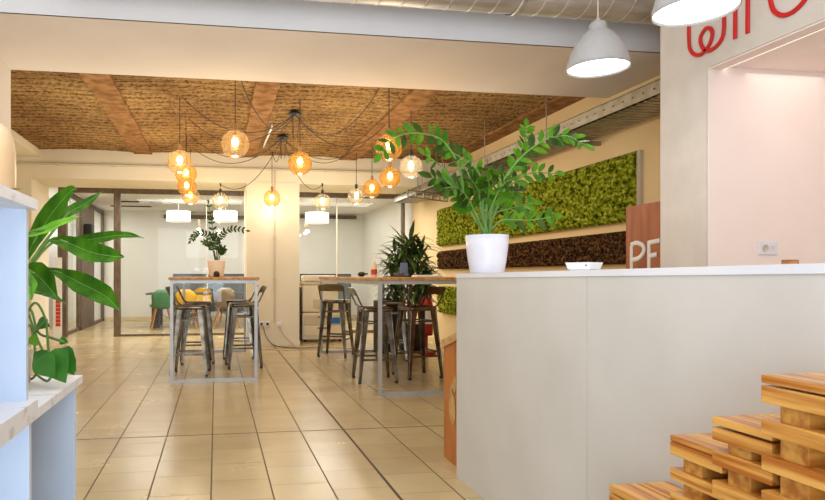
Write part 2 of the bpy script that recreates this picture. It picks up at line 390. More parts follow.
for i, (xa, xb) in enumerate(joists):
    b = MB(); n = 40; vs = []; fs = []
    z0 = 2.83 if i == 0 else 2.91
    if i == 0: xa = XL
    for j in range(n+1):
        y = y0+(y1-y0)*j/n; w1 = random.uniform(-.01,.01) if i else 0; w2 = random.uniform(-.01,.01) if i else 0
        vs += [(xa-.0+w1,y,3.2),(xa+w1,y,z0),(xb+w2,y,z0),(xb+w2,y,3.2)]
    for j in range(n):
        for k in range(3): a = j*4+k; fs.append((a,a+1,a+5,a+4))
    b.add(vs, fs, i > 0 and False)
    struct('trim_%d' % (i+1), b, M['joist'] if i else M['cream'], ['cream boxed beam along the left edge of the brown ceiling', 'brown plastered ceiling joist nearest the left pillar', 'brown plastered ceiling joist above the left bar table', 'brown plastered ceiling joist running above the right bar table', 'brown plastered edge joist against the right wall'][i], 'beam')
# large white beam
b = MB(); b.box((-1.72-3,4.30,ZS), (XR,4.32,3.46)); b.box((-4.7,4.32,ZS+.002),(XR,5.49,3.45), 1)
b.box((-4.7,4.305,ZS),(XR,5.49,ZS+.003), 1)
struct('trim_6', b, [M['white_wall'], M['soffit']], 'wide white cross beam with warm light painted into its underside over the hall entrance', 'beam')
b = MB(); b.box((-4.7,4.30,0), (-1.69,5.49,ZS)); struct('wall_pillar', b, M['soffit'], 'pale pillar under the left end of the big cross beam', 'pillar')
# far beam & column
b = MB()
b.box((XL,YB,2.52), (XR,YB+.95,3.2))
b.box((XL,YB,0), (-2.67,YB+.95,2.52))
struct('wall_beam_far', b, M['cream'], 'cream lintel and left jamb in front of the meeting room glass', 'beam')
b = MB(); b.box((.47,YB-.01,0), (1.285,YB+.94,2.53)); b.box((.46,YB-.02,0),(1.295,YB+.95,.07))
struct('wall_column', b, M['cream'], 'broad cream column between the two glass walls', 'column')
b = MB(); b.box((-4.5,16.0,-.1),(XR+.2,16.2,3.3)); 
# portal and niche
XP = 2.74; YN = 3.12
b = MB()
b.box((XP,YN+.002,0), (XR,3.49,3.44))                        # far end pier
b.box((XP,-1.5,2.255), (XP+.085,YN+.002,3.44))                # lintel over the opening
b.box((XP,-1.5,0), (XP+.10,-.6,2.255))
struct('wall_portal', b, M['portal'], 'white portal wall with the red sign and a lit opening', 'wall')
b = MB()
b.box((XP+.005,YN-.01,0), (XR,YN+.0,2.5)); b.box((XR-.02,-1.5,0),(XR-.001,YN-.01,2.5)); b.box((XP+.088,-1.5,2.262),(XR-.02,YN-.01,2.29))
b.box((XP+.005,-1.49,2.245), (XP+.088,YN-.01,2.254))
struct('wall_niche', b, M['niche'], 'pinkish white niche lining behind the reception opening', 'wall')

# pipes & duct are things
def pipe_thing(name, label, cat, pts, r, m, group=None, n=8):
    b = MB(); b.tube(pts, r, n); o = b.build(name, m); return tag(o, label, cat, group)

# ================================================================== GLASS PARTITIONS
FR = M['frame']
def part_win(name, label, bars, panes):
    r = thing(name, label, 'window'); r['kind'] = 'structure'
    b = MB()
    for p, q in bars: b.box(p, q)
    b.build('window_frame', FR, r)
    for p, q in panes:
        g = MB(); g.box(p, q); g.build('glass_pane', M['pane'], r)
    return r
gy0, gy1 = YG, YG+.07
# left main: X from post(117) to column
xp = atY(117,330,YG).x; xq = .47; zt = 2.56
bars = [((-2.74,gy0-.02,zt),(xq+.1,gy1+.02,2.66)), ((xp-.055,gy0-.02,0),(xp+.055,gy1+.02,zt)), ((xp,gy0,0),(xq+.1,gy1,.035))]
part_win('window_1', 'large glass wall of the meeting room left of the column', bars, [((xp+.05,gy0+.03,.03),(xq,gy0+.04,zt)), ((xp-.03,gy0+.03,zt-.0),(xp,gy0+.04,zt+.01))])
b = MB(); 
for (x, z) in ((206.5,0),): 
    X = atY(206.5,300,YG).x; b.box((X-.005,YG+.0,.035),(X+.005,YG+.05,zt))
tag(b.build('glass_joint', M['cable_w']), 'thin pale joint strip in the big glass wall', 'joint strip', kind='structure')
# right glass
bars = [((1.28,gy0-.02,zt),(XR-.01,gy1+.02,2.66)), ((1.28,gy0,0),(XR-.01,gy1,.05)), ((3.52,gy0-.02,0),(3.57,gy1+.02,zt))]
xj = atY(337,250,YG).x
part_win('window_2', 'glass wall of the meeting room right of the column', bars, [((1.28,gy0+.03,.05),(xj,gy0+.04,zt)), ((xj,gy0+.03,.05),(3.5,gy0+.04,zt))])
b = MB(); b.box((xj-.005,gy0,.05),(xj+.005,gy1-.01,zt)); tag(b.build('glass_joint', M['cable_w']), 'thin pale joint strip in the glass wall right of the column', 'joint strip', kind='structure')
# perpendicular partition along Y at X=-2.7
XQ = -2.70
def yat(x): return atX(x, 300, XQ).y
ya, yb, yc, yd = yat(77), yat(79), yat(92), yat(103)
bars = [((XQ-.05,gy0-.02,0),(XQ+.10,gy0+.10,zt)), ((XQ-.03,gy0,zt),(XQ+.03,YE,zt+.08)), ((XQ-.03,gy0,0),(XQ+.03,yb,.06)),
        ((XQ-.03,yb-.12,0),(XQ+.03,yb,zt)), ((XQ-.03,yc,0),(XQ+.03,yc+.10,zt)), ((XQ-.03,yc,0),(XQ+.03,YE,.06)), ((XQ-.03,YE-.16,0),(XQ+.03,YE-.01,zt))]
part_win('window_3', 'glass side partition running back from the brown post at left', bars, [((XQ-.005,gy0+.1,.06),(XQ+.005,yb-.12,zt)), ((XQ-.005,yc+.1,.06),(XQ+.005,YE-.16,zt))])
d = thing('door_1', 'weathered brown solid door panel in the glass side partition', 'door'); d['kind'] = 'structure'
b = MB(); b.box((XQ-.02,yb+.005,0.01),(XQ+.045,yc-.005,zt-.01)); b.build('door_leaf', M['frame'], d)
p = atX(85,236,XQ+.045)
b = MB(); b.box((p.x,p.y-.14,p.z+.0),(p.x+.16,p.y+.14,p.z+.24), bev=.02); b.box((p.x,p.y-.05,p.z-.16),(p.x+.07,p.y+.05,p.z)); o=b.build('coat_hook_box', M['black']); tag(o, 'small black box mounted on the brown door panel', 'wall device')
# small red sign beyond post at left
p = atY(57.5,300,YG-.2)
t = thing('poster', 'narrow white notice with red print left of brown post', 'notice', (p.x,p.y,0.0))
b = MB(); b.box((-.07,0,.0),(.07,.02,1.4)); b.build('board', M['white_pl'], t)
b = MB()
for k in range(7): b.box((-.03,-.004,.21+k*.065),(.05,.0,.268+k*.065))
b.build('red_print', M['label_red'], t)
# ceiling vents in meeting room, dark rail on the back wall
for (xx, yy, nm) in ((140,203.5,'near'),(131,208,'far')):
    p = atZ(xx, yy-2, ZR)
    b = MB()
    b.box((p.x-.45,p.y-.06,ZR-.012),(p.x+.45,p.y+.06,ZR-.001))
    for k in range(3): b.box((p.x-.43,p.y-.045+k*.035,ZR-.018),(p.x+.43,p.y-.03+k*.035,ZR-.012))
    tag(b.build('ceiling_vent', M['black']), 'long dark slot vent in the room ceiling, %s one of the two' % nm, 'vent')
for (xa, xb, lab) in ((164,245,'dark rail high on the far wall left of the column'), (300,356,'dark rail high on the far wall right of the column')):
    pa = atY(xa,217,YE); pb = atY(xb,217,YE); b = MB(); b.box((pa.x,YE-.06,pa.z-.03),(pb.x,YE-.001,pa.z+.05)); b.box((pa.x,YE-.075,pa.z-.04),(pb.x,YE-.06,pa.z-.03))
    tag(b.build('wall_rail', M['frame']), lab, 'rail')
# baseboard at back
b = MB(); b.box((XQ+.05,YE-.02,0),(XR,YE-.001,.09)); struct('baseboard_back', b, M['cream_sh'], 'pale skirting along the far meeting room wall', 'baseboard')
# low screens at the back
k = 0
for (xa, xb, lab) in ((173,208,'blue-grey low desk screen behind the yellow chairs'), (208,246,'blue-grey low desk screen beside the column, left side'), (300,352,'grey low desk screen behind the copier')):
    Y = 14.6; pa = atY(xa,274,Y); pb = atY(xb-1,274,Y)
    t = thing('desk_screen', lab, 'screen', (pa.x,Y,0)); w = pb.x-pa.x
    b = MB(); b.box((.02,0,.25),(w-.02,.03,1.10)); b.build('panel', M['screen'], t)
    b = MB(); b.box((0,-.005,.0),(.03,.035,1.13)); b.box((w-.03,-.005,0),(w,.035,1.13)); b.box((0,-.005,1.10),(w,.035,1.13)); b.build('screen_frame', M['dkgrey'], t)

# drum lamps
for (xx, yy, lab) in ((178.5,216.5,'white drum pendant in the meeting room, leftmost of three'), (225.5,216.5,'white drum pendant in the meeting room, just left of column'), (317,218,'white drum pendant seen right of the column above the copier')):
    p = atT(xx, yy, 13.0)
    t = thing('drum_pendant', lab, 'lamp', (p.x,p.y,ZR), 0, None); dz = p.z-ZR
    b = MB(); b.lathe([(.25,dz-.11),(.25,dz+.11),(.245,dz+.11),(.245,dz-.11),(.25,dz-.11)], n=32); b.build('lamp_shade', M['drum'], t)
    b = MB(); b.lathe([(.001,dz-.10),(.243,dz-.10)], n=32); b.build('diffuser', M['drum'], t)
    b = MB(); b.tube([(0,0,0),(0,0,dz+.02)], .005); b.tube([(0,0,-.02),(0,0,0)], .04, 12); b.build('cord', M['white_pl'], t)

# ================================================================== meeting room table and chairs
pa = atT(145,294,12.7); 
TZ = .72; 
t = thing('meeting_table', 'dark grey long meeting table behind the glass', 'table', (pa.x+1.5,13.6,0))
b = MB(); b.box((-1.5,-.45,TZ-.03),(1.35,.45,TZ), bev=.005); b.build('tabletop', M['dkgrey'], t)
for sx in (-1.38, 1.2):
    for sy in (-.36, .36): b = MB(); b.box((sx-.0,sy-.06,0),(sx+.16,sy+.06,TZ-.03)); b.build('leg', M['dkgrey'], t)
def shell_chair(name, label, shell, p, rz):
    t = thing(name, label, 'chair', p, rz)
    # shell: seat + curved back, seat centre at origin, back at -x
    b = MB(); n = 14; m = 10; vs = []; fs = []
    for i in range(n+1):
        f = i/n
        if f < .5: x = .22-.40*(f/.5); z = .44+.02*math.cos(f*2*PI)-.015
        else: g = (f-.5)/.5; x = -.18-.07*g-.03*math.sin(PI*g); z = .43+.38*g
        w = (.22+.02*math.sin(PI*f*2)) if f < .75 else .23*math.sqrt(max(.05, 1-((f-.75)/.27)**2))
        for j in range(m+1):
            s_ = -1+2*j/m; k = s_*s_*.05
            vs.append((x+(k if f >= .4 else 0), s_*w, z+(k*.9 if f < .6 else 0)))
    for i in range(n):
        for j in range(m): a = i*(m+1)+j; fs.append((a,a+1,a+m+2,a+m+1))
    b.add(vs, fs, True); o = b.build('seat_shell', shell, t)
    md = o.modifiers.new('s', 'SOLIDIFY'); md.thickness = .012
    for sx in (-1, 1):
        for sy in (-1, 1): b = MB(); b.tube([(sx*.12,sy*.12,.42),(sx*.22,sy*.22,0)], [.018,.011], 8); b.build('leg', M['chairwood'], t)
    b = MB()
    for sx, sy, ex, ey in ((-1,-1,1,1),(1,-1,-1,1),(-1,-1,-1,1),(1,-1,1,1)): b.tube([(sx*.17,sy*.17,.2),(ex*.13,ey*.13,.38)], .005, 6)
    b.build('brace', M['black'], t)
    return t
def onfloor(x, y): q = atZ(x, y, 0); return (q.x, q.y, 0)
q = atT(163,300,12.9); shell_chair('shell_chair', 'green plastic shell chair with wooden legs behind the glass', M['green_sh'], (q.x,12.95,0), math.radians(100))
q = atT(187.5,300,13.0); shell_chair('shell_chair', 'yellow shell chair right beside the green one', M['yellow_sh'], (q.x+.0,13.0,0), math.radians(85))
q = atT(201,300,14.4); shell_chair('shell_chair', 'yellow shell chair farther from the green one, at middle of table', M['yellow_sh'], (q.x,14.35,0), math.radians(-100))
q = atT(216,300,14.4); shell_chair('shell_chair', 'cream shell chair partly behind the taupe one', M['cream_sh'], (q.x+.2,14.35,0), math.radians(-95))
q = atT(227,300,12.5); shell_chair('shell_chair', 'taupe brown shell chair at the right end of meeting table', M['taupe_sh'], (q.x,12.85,0), math.radians(75))

# ================================================================== BAR TABLES
def bar_table(label, x0, x1, ya, yb, zt=1.068):
    t = thing('bar_table', label, 'table', (x0,ya,0)); w = x1-x0; l = yb-ya
    b = MB(); b.box((-.015,-.02,zt-.03),(w+.015,l+.02,zt), bev=.003); b.build('tabletop', M['bar_top'], t)
    for y in (0, l-.04):
        b = MB(); s_ = .032
        b.box((0,y,0),(w,y+s_,s_)); b.box((0,y,zt-.03-s_),(w,y+s_,zt-.03)); b.box((0,y,s_),(s_,y+s_,zt-.03-s_)); b.box((w-s_,y,s_),(w,y+s_,zt-.03-s_))
        b.build('leg_frame', M['steel_lt'], t)
    for x in (0, w-.038): b = MB(); b.box((x,.038,zt-.068),(x+.038,l-.04,zt-.03)); b.build('side_rail', M['steel_lt'], t)
    return t
lt = atZ(171,383,0); rt = atZ(257.5,383,0)
LX0, LX1, LY0, LY1 = lt.x-.01, rt.x+.01, lt.y, lt.y+2.5
bar_table('high bar table with wooden top and a potted plant, left of the column', LX0, LX1, LY0, LY1)
rr = atZ(382,396,0)
RX0, RX1, RY0, RY1 = rr.x-.03, rr.x+.90, rr.y, 8.62
bar_table('high bar table with wooden top beside the moss wall, partly behind counter', RX0, RX1, RY0, RY1)

# ================================================================== STOOLS
def make_stool():
    t = thing('bar_stool', '', 'stool'); G = M['gun']; Z = .76
    # seat: pressed square pan, rounded corners, rolled rim
    b = MB(); n = 40
    def ring(r, z, e=.28):
        out = []
        for k in range(n):
            a = 2*PI*k/n; c, s_ = math.cos(a), math.sin(a)
            out.append((math.copysign(abs(c)**e, c)*r, math.copysign(abs(s_)**e, s_)*r, z))
        return out
    rs = [ring(.155,Z-.045), ring(.166,Z-.04), ring(.166,Z-.008), ring(.158,Z), ring(.14,Z-.004), ring(.05,Z-.008), ring(.001,Z-.008)]
    vs = [v for r in rs for v in r]; fs = []
    for i in range(len(rs)-1):
        for k in range(n): fs.append((i*n+k,i*n+(k+1)%n,(i+1)*n+(k+1)%n,(i+1)*n+k))
    b.add(vs, fs, True); b.build('seat', G, t)
    top, bot = .142, .20
    for sx in (-1,1):
        for sy in (-1,1):
            b = MB(); dx, dy = sx, sy
            # tapering U section: two plates meeting at the outer corner, narrowing to the foot
            P = Vector((sx*top, sy*top, Z-.03)); Q = Vector((sx*bot, sy*bot, .015))
            w0, w1 = .062, .026
            for ax in (Vector((-sx,0,0)), Vector((0,-sy,0))):
                o2 = Vector((0,-sy,0)) if ax.x else Vector((-sx,0,0)); th = .005
                P4 = [P, P+ax*w0, P+ax*w0+o2*th, P+o2*th]; Q4 = [Q, Q+ax*w1, Q+ax*w1+o2*th, Q+o2*th]
                b.hexa(Q4+P4)
            b.tube([P, Q], [.010,.007], 6)
            leg = b.build('leg', G, t)
            f = MB(); f.box((sx*bot-.0, sy*bot, 0), (sx*(bot-.028), sy*(bot-.028), .022)); f.build('rubber_foot', M['black'], leg)
    for (z, nm) in ((.235,'footrest'), (.60,'brace')):
        for k in range(4):
            b = MB(); f = (Z-.03-z)/(Z-.045); r = top+(bot-top)*f-.010
            c = [(-r,-r),(r,-r),(r,r),(-r,r)]; p, q = c[k], c[(k+1)%4]
            zz = z+(.04 if k % 2 and nm == 'footrest' else 0)
            b.bar((*p,zz), (*q,zz), .007, .022 if nm == 'footrest' else .016); b.build(nm, G, t)
    # low back: two bars rising outwards from the rear, bent plate at the top
    for sy in (-1,1):
        b = MB(); b.tube([(-.11,sy*.15,Z-.02),(-.165,sy*.165,Z+.02),(-.235,sy*.172,Z+.17),(-.25,sy*.165,Z+.19)], .009, 8); b.build('back_bar', G, t)
    b = MB(); vs = []; n = 12
    for i in range(n+1):
        f = -1+2*i/n; y = f*.172; x = -.012*(1-f*f)
        for (xx, zz) in ((-.252,Z+.20),(-.215,Z+.12),(-.211,Z+.12),(-.247,Z+.203)): vs.append((xx+x, y, zz-(.0 if abs(f) < .9 else .012)))
    fs = []
    for i in range(n):
        for k in range(4): fs.append((i*4+k, i*4+(k+1)%4, i*4+4+(k+1)%4, i*4+4+k))
    fs += [(0,1,2,3), (n*4+3,n*4+2,n*4+1,n*4)]
    b.add(vs, fs, False); b.build('backrest', G, t)
    return t
def fxy(x, t): r = ray(x, 276); return (r.x*t, r.y*t, 0)
R = math.radians
st = [(191,6.83,R(-4),'gunmetal stool on the near left side of the left bar table'),
      (197,7.75,R(5),'gunmetal stool on the far left side of the left bar table'),
      (243.5,7.40,R(184),'gunmetal stool on the near right side of the left bar table'),
      (239,8.25,R(176),'gunmetal stool on the far right side of the left bar table'),
      (336,8.42,R(62),'gunmetal stool turned sideways beside the copier, far left of right bar table'),
      (374.5,6.41,R(-3),'gunmetal stool nearest the camera at the right bar table, beside the table leg'),
      (393,8.05,R(160),'gunmetal stool behind the others under the dark leafy plant, right bar table'),
      (417,6.68,R(190),'gunmetal stool in front of the fire extinguisher at the right bar table')]
s0 = make_stool()
for i, (x, tt, a, lab) in enumerate(st):
    g = 'gunmetal bar stools at the two high tables'
    if i == 0: s0.location = fxy(x,tt); s0.rotation_euler = (0,0,a); s0['label'] = lab; s0['group'] = g
    else: dup(s0, fxy(x,tt), a, lab, g)

# ================================================================== GLOBE PENDANTS
DG = .255
def globe(xx, yy, tt, hook, m, lab, sz=DG, hub=None, s_=.35):
    c = atT(xx, yy, tt)
    hz = hook
    t = thing('globe_pendant', lab, 'lamp', (c.x,c.y,hz), 0, 'glass globe pendant lamps'); dz = c.z-hz; r = sz/2
    b = MB(); sph(b, (0,0,dz), r, 28, 18, z1=.965); o = b.build('glass_globe', m, t)
    b = MB(); b.tube([(0,0,dz+r*.98),(0,0,dz+r*.98+.055)], .02, 12); b.tube([(0,0,dz+r*.95),(0,0,dz+r*.6)], .015, 10); b.build('socket', M['cork'] if m != M['g_clear'] else M['black'], t)
    b = MB(); sph(b, (0,0,dz+.02), .030, 12, 8, sz=1.35); b.build('bulb', M['bulb'], t)
    b = MB(); b.tube([(0,0,0),(0,0,dz+r+.05)], .0045, 6)
    if hub is not None:
        h = Vector(hub)-Vector((c.x,c.y,hz)); b.tube(sag((0,0,0), h, s_), .0045, 6)
    b.build('cable', M['cable'], t)
    b = MB(); b.tube([(0,0,-.02),(0,0,.02)], .012, 8); b.build('ceiling_hook', M['black'], t)
    L = bpy.data.lights.new('bulb_light', 'POINT'); L.energy = 4.5; L.color = (1,.86,.66); L.shadow_soft_size = .05
    lo = bpy.data.objects.new('bulb_light', L); C.objects.link(lo); lo.location = (c.x,c.y,c.z-.16)
    return t
hub1 = atT(294.7,114,7.0); hub2 = atT(282.4,137.5,8.2)
def canopy(p, lab):
    t = thing('cable_canopy', lab, 'canopy', p)
    b = MB(); b.lathe([(.001,.03),(.05,.025),(.085,0),(.085,-.012),(.06,-.005),(.001,.0)], n=20); b.build('cap', M['black'], t)
    b = MB(); b.tube([(0,0,.0),(0,0,3.08-p.z)], .004, 6)
    for a in (0,2.1,4.2): b.tube([(.06*math.cos(a),.06*math.sin(a),0),(.03*math.cos(a),.03*math.sin(a),-.28)], .0035, 6)
    b.build('cable', M['cable'], t)
canopy(hub1, 'black cable canopy under the ceiling, nearer of the two')
canopy(hub2, 'black cable canopy under the ceiling, farther of the two')
h1, h2 = hub1, hub2
globe(179.8,162,6.52,2.99,M['g_light'],'pale amber globe lamp, nearest in the left row of four',hub=h1,s_=.30)
globe(186,174,7.40,2.99,M['g_amber'],'amber globe lamp, second from the front in the left row of four',hub=h1,s_=.32)
globe(186.8,186.5,8.25,2.99,M['g_amber'],'amber globe lamp, third from the front in the left row of four',hub=h2,s_=.30)
globe(190.5,196,9.1,2.99,M['g_light'],'amber globe lamp, farthest in the left row of four',hub=h2,s_=.30)
globe(235.2,144.2,5.62,2.99,M['g_light'],'large pale globe lamp hanging left of the column, nearest overall',hub=h1,s_=.35)
globe(300,163.5,6.64,2.99,M['g_amber'],'deep amber globe lamp just right of the column',hub=h1,s_=-.05)
globe(272,198.5,9.35,2.99,M['g_light'],'small amber globe lamp in front of the column',hub=h2,s_=.25)
globe(220.5,201,9.35,2.46,M['g_clear'],'small pale globe lamp above the left potted plant',hub=h2,s_=.30)
globe(322.5,202,9.35,2.46,M['g_clear'],'small pale globe lamp right of the column over the copier',hub=h2,s_=.30)
globe(389,147.5,5.75,2.99,M['g_amber'],'large amber globe lamp touching the green plant tips',hub=h1,s_=.4)
globe(411,167,6.85,2.99,M['g_clear'],'clear white globe lamp right of the amber lamps')
globe(390,177.5,7.55,2.99,M['g_amber'],'amber globe lamp directly below the large amber one',hub=h1,s_=.35)
globe(372,189,8.5,2.99,M['g_amber'],'small amber globe lamp, second from the left in the right row',hub=h2,s_=.3)
globe(356.3,196.5,9.2,3.02,M['g_clear'],'small clear globe lamp, leftmost in the right row',hub=h2,s_=.3)

# conduits
pl = atY(40,163.5,YB-.04); pr = atY(398,172,YB-.04); z_ = 2.73
b = MB(); b.tube([(XL+.05,YB-.03,z_),(XR-.05,YB-.03,z_)], .017, 8)
for x in [XL+.3+k*.8 for k in range(9)]: b.box((x-.015,YB-.05,z_-.022),(x+.015,YB-.001,z_+.022))
tag(b.build('conduit_pipe', M['cable_w']), 'thin cream conduit running across the far lintel', 'pipe')
cx = atY(274.5,250,YB-.03).x
b = MB(); b.tube([(cx,YB-.03,z_-.014),(cx,YB-.03,.36)], .012, 8)
for z in (2.3,1.65,1.0): b.box((cx-.02,YB-.045,z),(cx+.02,YB-.011,z+.05))
tag(b.build('conduit_pipe', M['cable_w']), 'vertical conduit down the front of the column', 'pipe')
# sockets at column base
p = atY(266,324,YB-.02)
for k, x in enumerate((261.5,267.5,279)):
    p = atY(x,324,YB-.02); t = thing('wall_socket', ['left black-plugged socket low on the column','second black-plugged socket low on the column','white socket low on the column right of the conduit'][k], 'socket', (p.x,YB-.01,p.z))
    b = MB(); b.box((-.045,-.02,-.04),(.045,0,.04), bev=.004); b.build('plate', M['white_pl'], t)
    b = MB(); b.box((-.018,-.04,-.018),(.018,-.02,.018), bev=.004); b.build('plug', M['black'] if k < 2 else M['white_pl'], t)
def cablepx(pts, lab, m, r=.006):
    P = []
    for (x, y, z) in pts:
        P.append(atZ(x, y, z) if z < .02 else atY(x, y, YB-.04))
    b = MB(); b.tube(spline(P, 6), r, 6); tag(b.build('floor_cable', m), lab, 'cable')
cablepx([(263,326,1),(266,336,1),(272,344,1),(282,347,.008),(300,348,.008),(322,347,.008)], 'black power cable curling from the column socket to the copier', M['cable'])
cablepx([(279,326,1),(284,335,1),(291,342,1),(300,347.5,.008),(325,346,.008),(352,349,.008)], 'white cable curving from the column socket along the floor', M['cable_w'])
cablepx([(258,349,.008),(290,350,.008),(330,347,.008),(372,350,.008)], 'pale cable lying across the tiles in front of the column', M['cable_w'])
# white conduit near ceiling between joist and column, gives no light
pa = atT(272,127,7.6); pb = atT(262.4,149,9.2); 
tag((lambda b: (b.tube([pa,pb], .014, 8), b.tube([pa,(pa.x,pa.y,2.955)],.006,6), b.tube([pb,(pb.x,pb.y,2.955)],.006,6), b.build('hanging_conduit', M['white_pl']))[3])(MB()), 'slim white tube hanging below the middle ceiling joist', 'light tube')

# ================================================================== COPIER
p = atZ(304,343.5,0); q = fxy(304,10.0)
cw = .70
t = thing('photocopier', 'beige floor-standing photocopier right of the column', 'copier', (1.39,YB+.40,0))
b = MB(); b.box((0,0,.04),(cw,.62,.48), bev=.02); b.build('paper_cabinet', M['copier'], t)
for z in (.10,.28): b = MB(); b.box((.03,-.012,z),(cw-.03,.002,z+.16), bev=.006); dr = b.build('paper_drawer', M['copier2'] if z>.2 else M['copier'], t); h = MB(); h.box((.25,-.02,z+.12),(.45,-.012,z+.14)); h.build('handle', M['dkgrey'], dr)
b = MB(); b.box((.0,.0,.49),(cw-.10,.60,.93), bev=.025); b.build('print_body', M['copier'], t)
b = MB(); b.box((.18,-.02,.56),(.52,.002,.70), bev=.01); b.build('side_tray', M['copier2'], t)
b = MB(); b.box((.0,.0,.935),(cw-.12,.58,.985), bev=.012); b.build('scanner_bed', M['copier2'], t)
b = MB(); b.box((.05,.02,.99),(cw-.14,.55,1.09), bev=.03); b.build('feeder_lid', M['copier'], t)
b = MB(); b.box((cw-.35,-.06,.90),(cw-.08,.04,.95), bev=.01); b.build('control_panel', M['dkgrey'], t)
b = MB(); b.box((.40,-.016,.30),(.62,-.011,.40)); b.build('blue_sticker', M['blue'], t, 'blue and white sticker')
for x in (.06,cw-.06):
    for y in (.08,.54): b = MB(); b.lathe([(.001,-.02),(.025,-.02),(.025,.02),(.001,.02)], (x,y,.025), 12, axis='Y'); b.build('caster', M['black'], t)
b = MB(); b.box((-.085,.0,.0),(-.03,.4,.9), bev=.01); o = b.build('computer_tower', M['black']); o.location = t.location; tag(o, 'black upright case between column and copier', 'computer')

# ================================================================== DRACAENA
q = fxy(411,9.0); 
t = thing('potted_dracaena', 'tall bushy dracaena with dark strap leaves near the right wall', 'plant', (q[0]+.0,q[1]+.05,0))
b = MB(); b.lathe([(.001,0),(.16,0),(.20,.38),(.185,.38),(.17,.33),(.001,.33)], n=24); b.build('pot', M['black'], t)
b = MB(); b.lathe([(.001,.335),(.172,.335)], n=24); b.build('soil', M['soil'], t)
b = MB(); tops = []
for (a, rr_, z) in ((0,.02,1.62),(1.3,.18,1.45),(2.7,.22,1.42),(4.0,.17,1.55),(5.2,.2,1.22),(.4,.20,1.50),(3.4,.26,1.20),(6.0,.24,1.15),(2.9,.2,1.0),(.2,.15,1.0)):
    e = Vector((rr_*math.cos(a),rr_*math.sin(a),z)); b.tube([(.05*math.cos(a),.05*math.sin(a),.33),e*.6+Vector((0,0,.1)),e], .014, 6); tops.append(e)
b.build('trunk', M['cork'], t)
b = MB()
for e in tops:
    for k in range(46):
        a = random.uniform(0,2*PI); el = random.uniform(-.1,1.2); z = -random.uniform(0,.38)
        d_ = Vector((math.cos(a)*math.cos(el), math.sin(a)*math.cos(el), math.sin(el)))
        b.leaf(e+Vector((0,0,z)), d_, (0,0,1), random.uniform(.28,.42), .058, droop=random.uniform(.4,1.5), seg=5, shape='lance')
b.build('foliage', M['drac'], t)

# fire extinguisher
q = fxy(425,8.6)
t = thing('fire_extinguisher', 'red fire extinguisher standing by the right wall below the plant', 'extinguisher', (q[0]+.02,q[1],0))
b = MB(); b.lathe([(.001,0),(.13,0),(.13,.03),(.02,.04),(.02,.25)], n=20); b.build('stand', M['red'], t)
b = MB(); b.lathe([(.001,.25),(.085,.26),(.09,.30),(.09,.68),(.06,.76),(.03,.78),(.001,.78)], n=24); b.build('cylinder', M['red'], t)
b = MB(); b.box((-.02,-.02,.78),(.02,.02,.84)); b.box((-.02,-.09,.84),(.02,.03,.855)); b.box((-.02,-.09,.80),(.02,.0,.81)); b.build('valve', M['black'], t)
b = MB(); b.tube(spline([(.0,-.03,.81),(-.10,-.05,.78),(-.12,-.05,.55),(-.10,-.06,.40)],5), .010, 8); b.build('hose', M['black'], t)
b = MB(); b.lathe([(.092,.42),(.092,.60)], n=24); b.build('paper_label', M['white_pl'], t)
# dark case behind stools
q = fxy(386,8.7); b = MB(); b.box((-.15,-.1,0),(.15,.14,.74), bev=.02); b.box((-.11,-.108,.1),(.11,-.1,.66)); b.box((-.05,-.11,.70),(.05,.05,.77)); o = b.build('waste_bin', M['black']); o.location = q; tag(o, 'tall black bin behind the stools below the dark plant', 'bin')
for k, x in enumerate((387,393.5)):
    p = atX(x,297,XR-.002); 
    t = thing('wall_socket', ['white socket on the right wall, left of a pair','white socket on the right wall, right of a pair'][k], 'socket', (XR-.002,p.y,.75))
    b = MB(); b.box((-.02,-.14,-.05),(0,.14,.05), bev=.004); b.build('plate', M['white_pl'], t)
    b = MB(); b.box((-.026,-.05,-.02),(-.02,.05,.02)); b.build('outlet', M['dkgrey'], t)

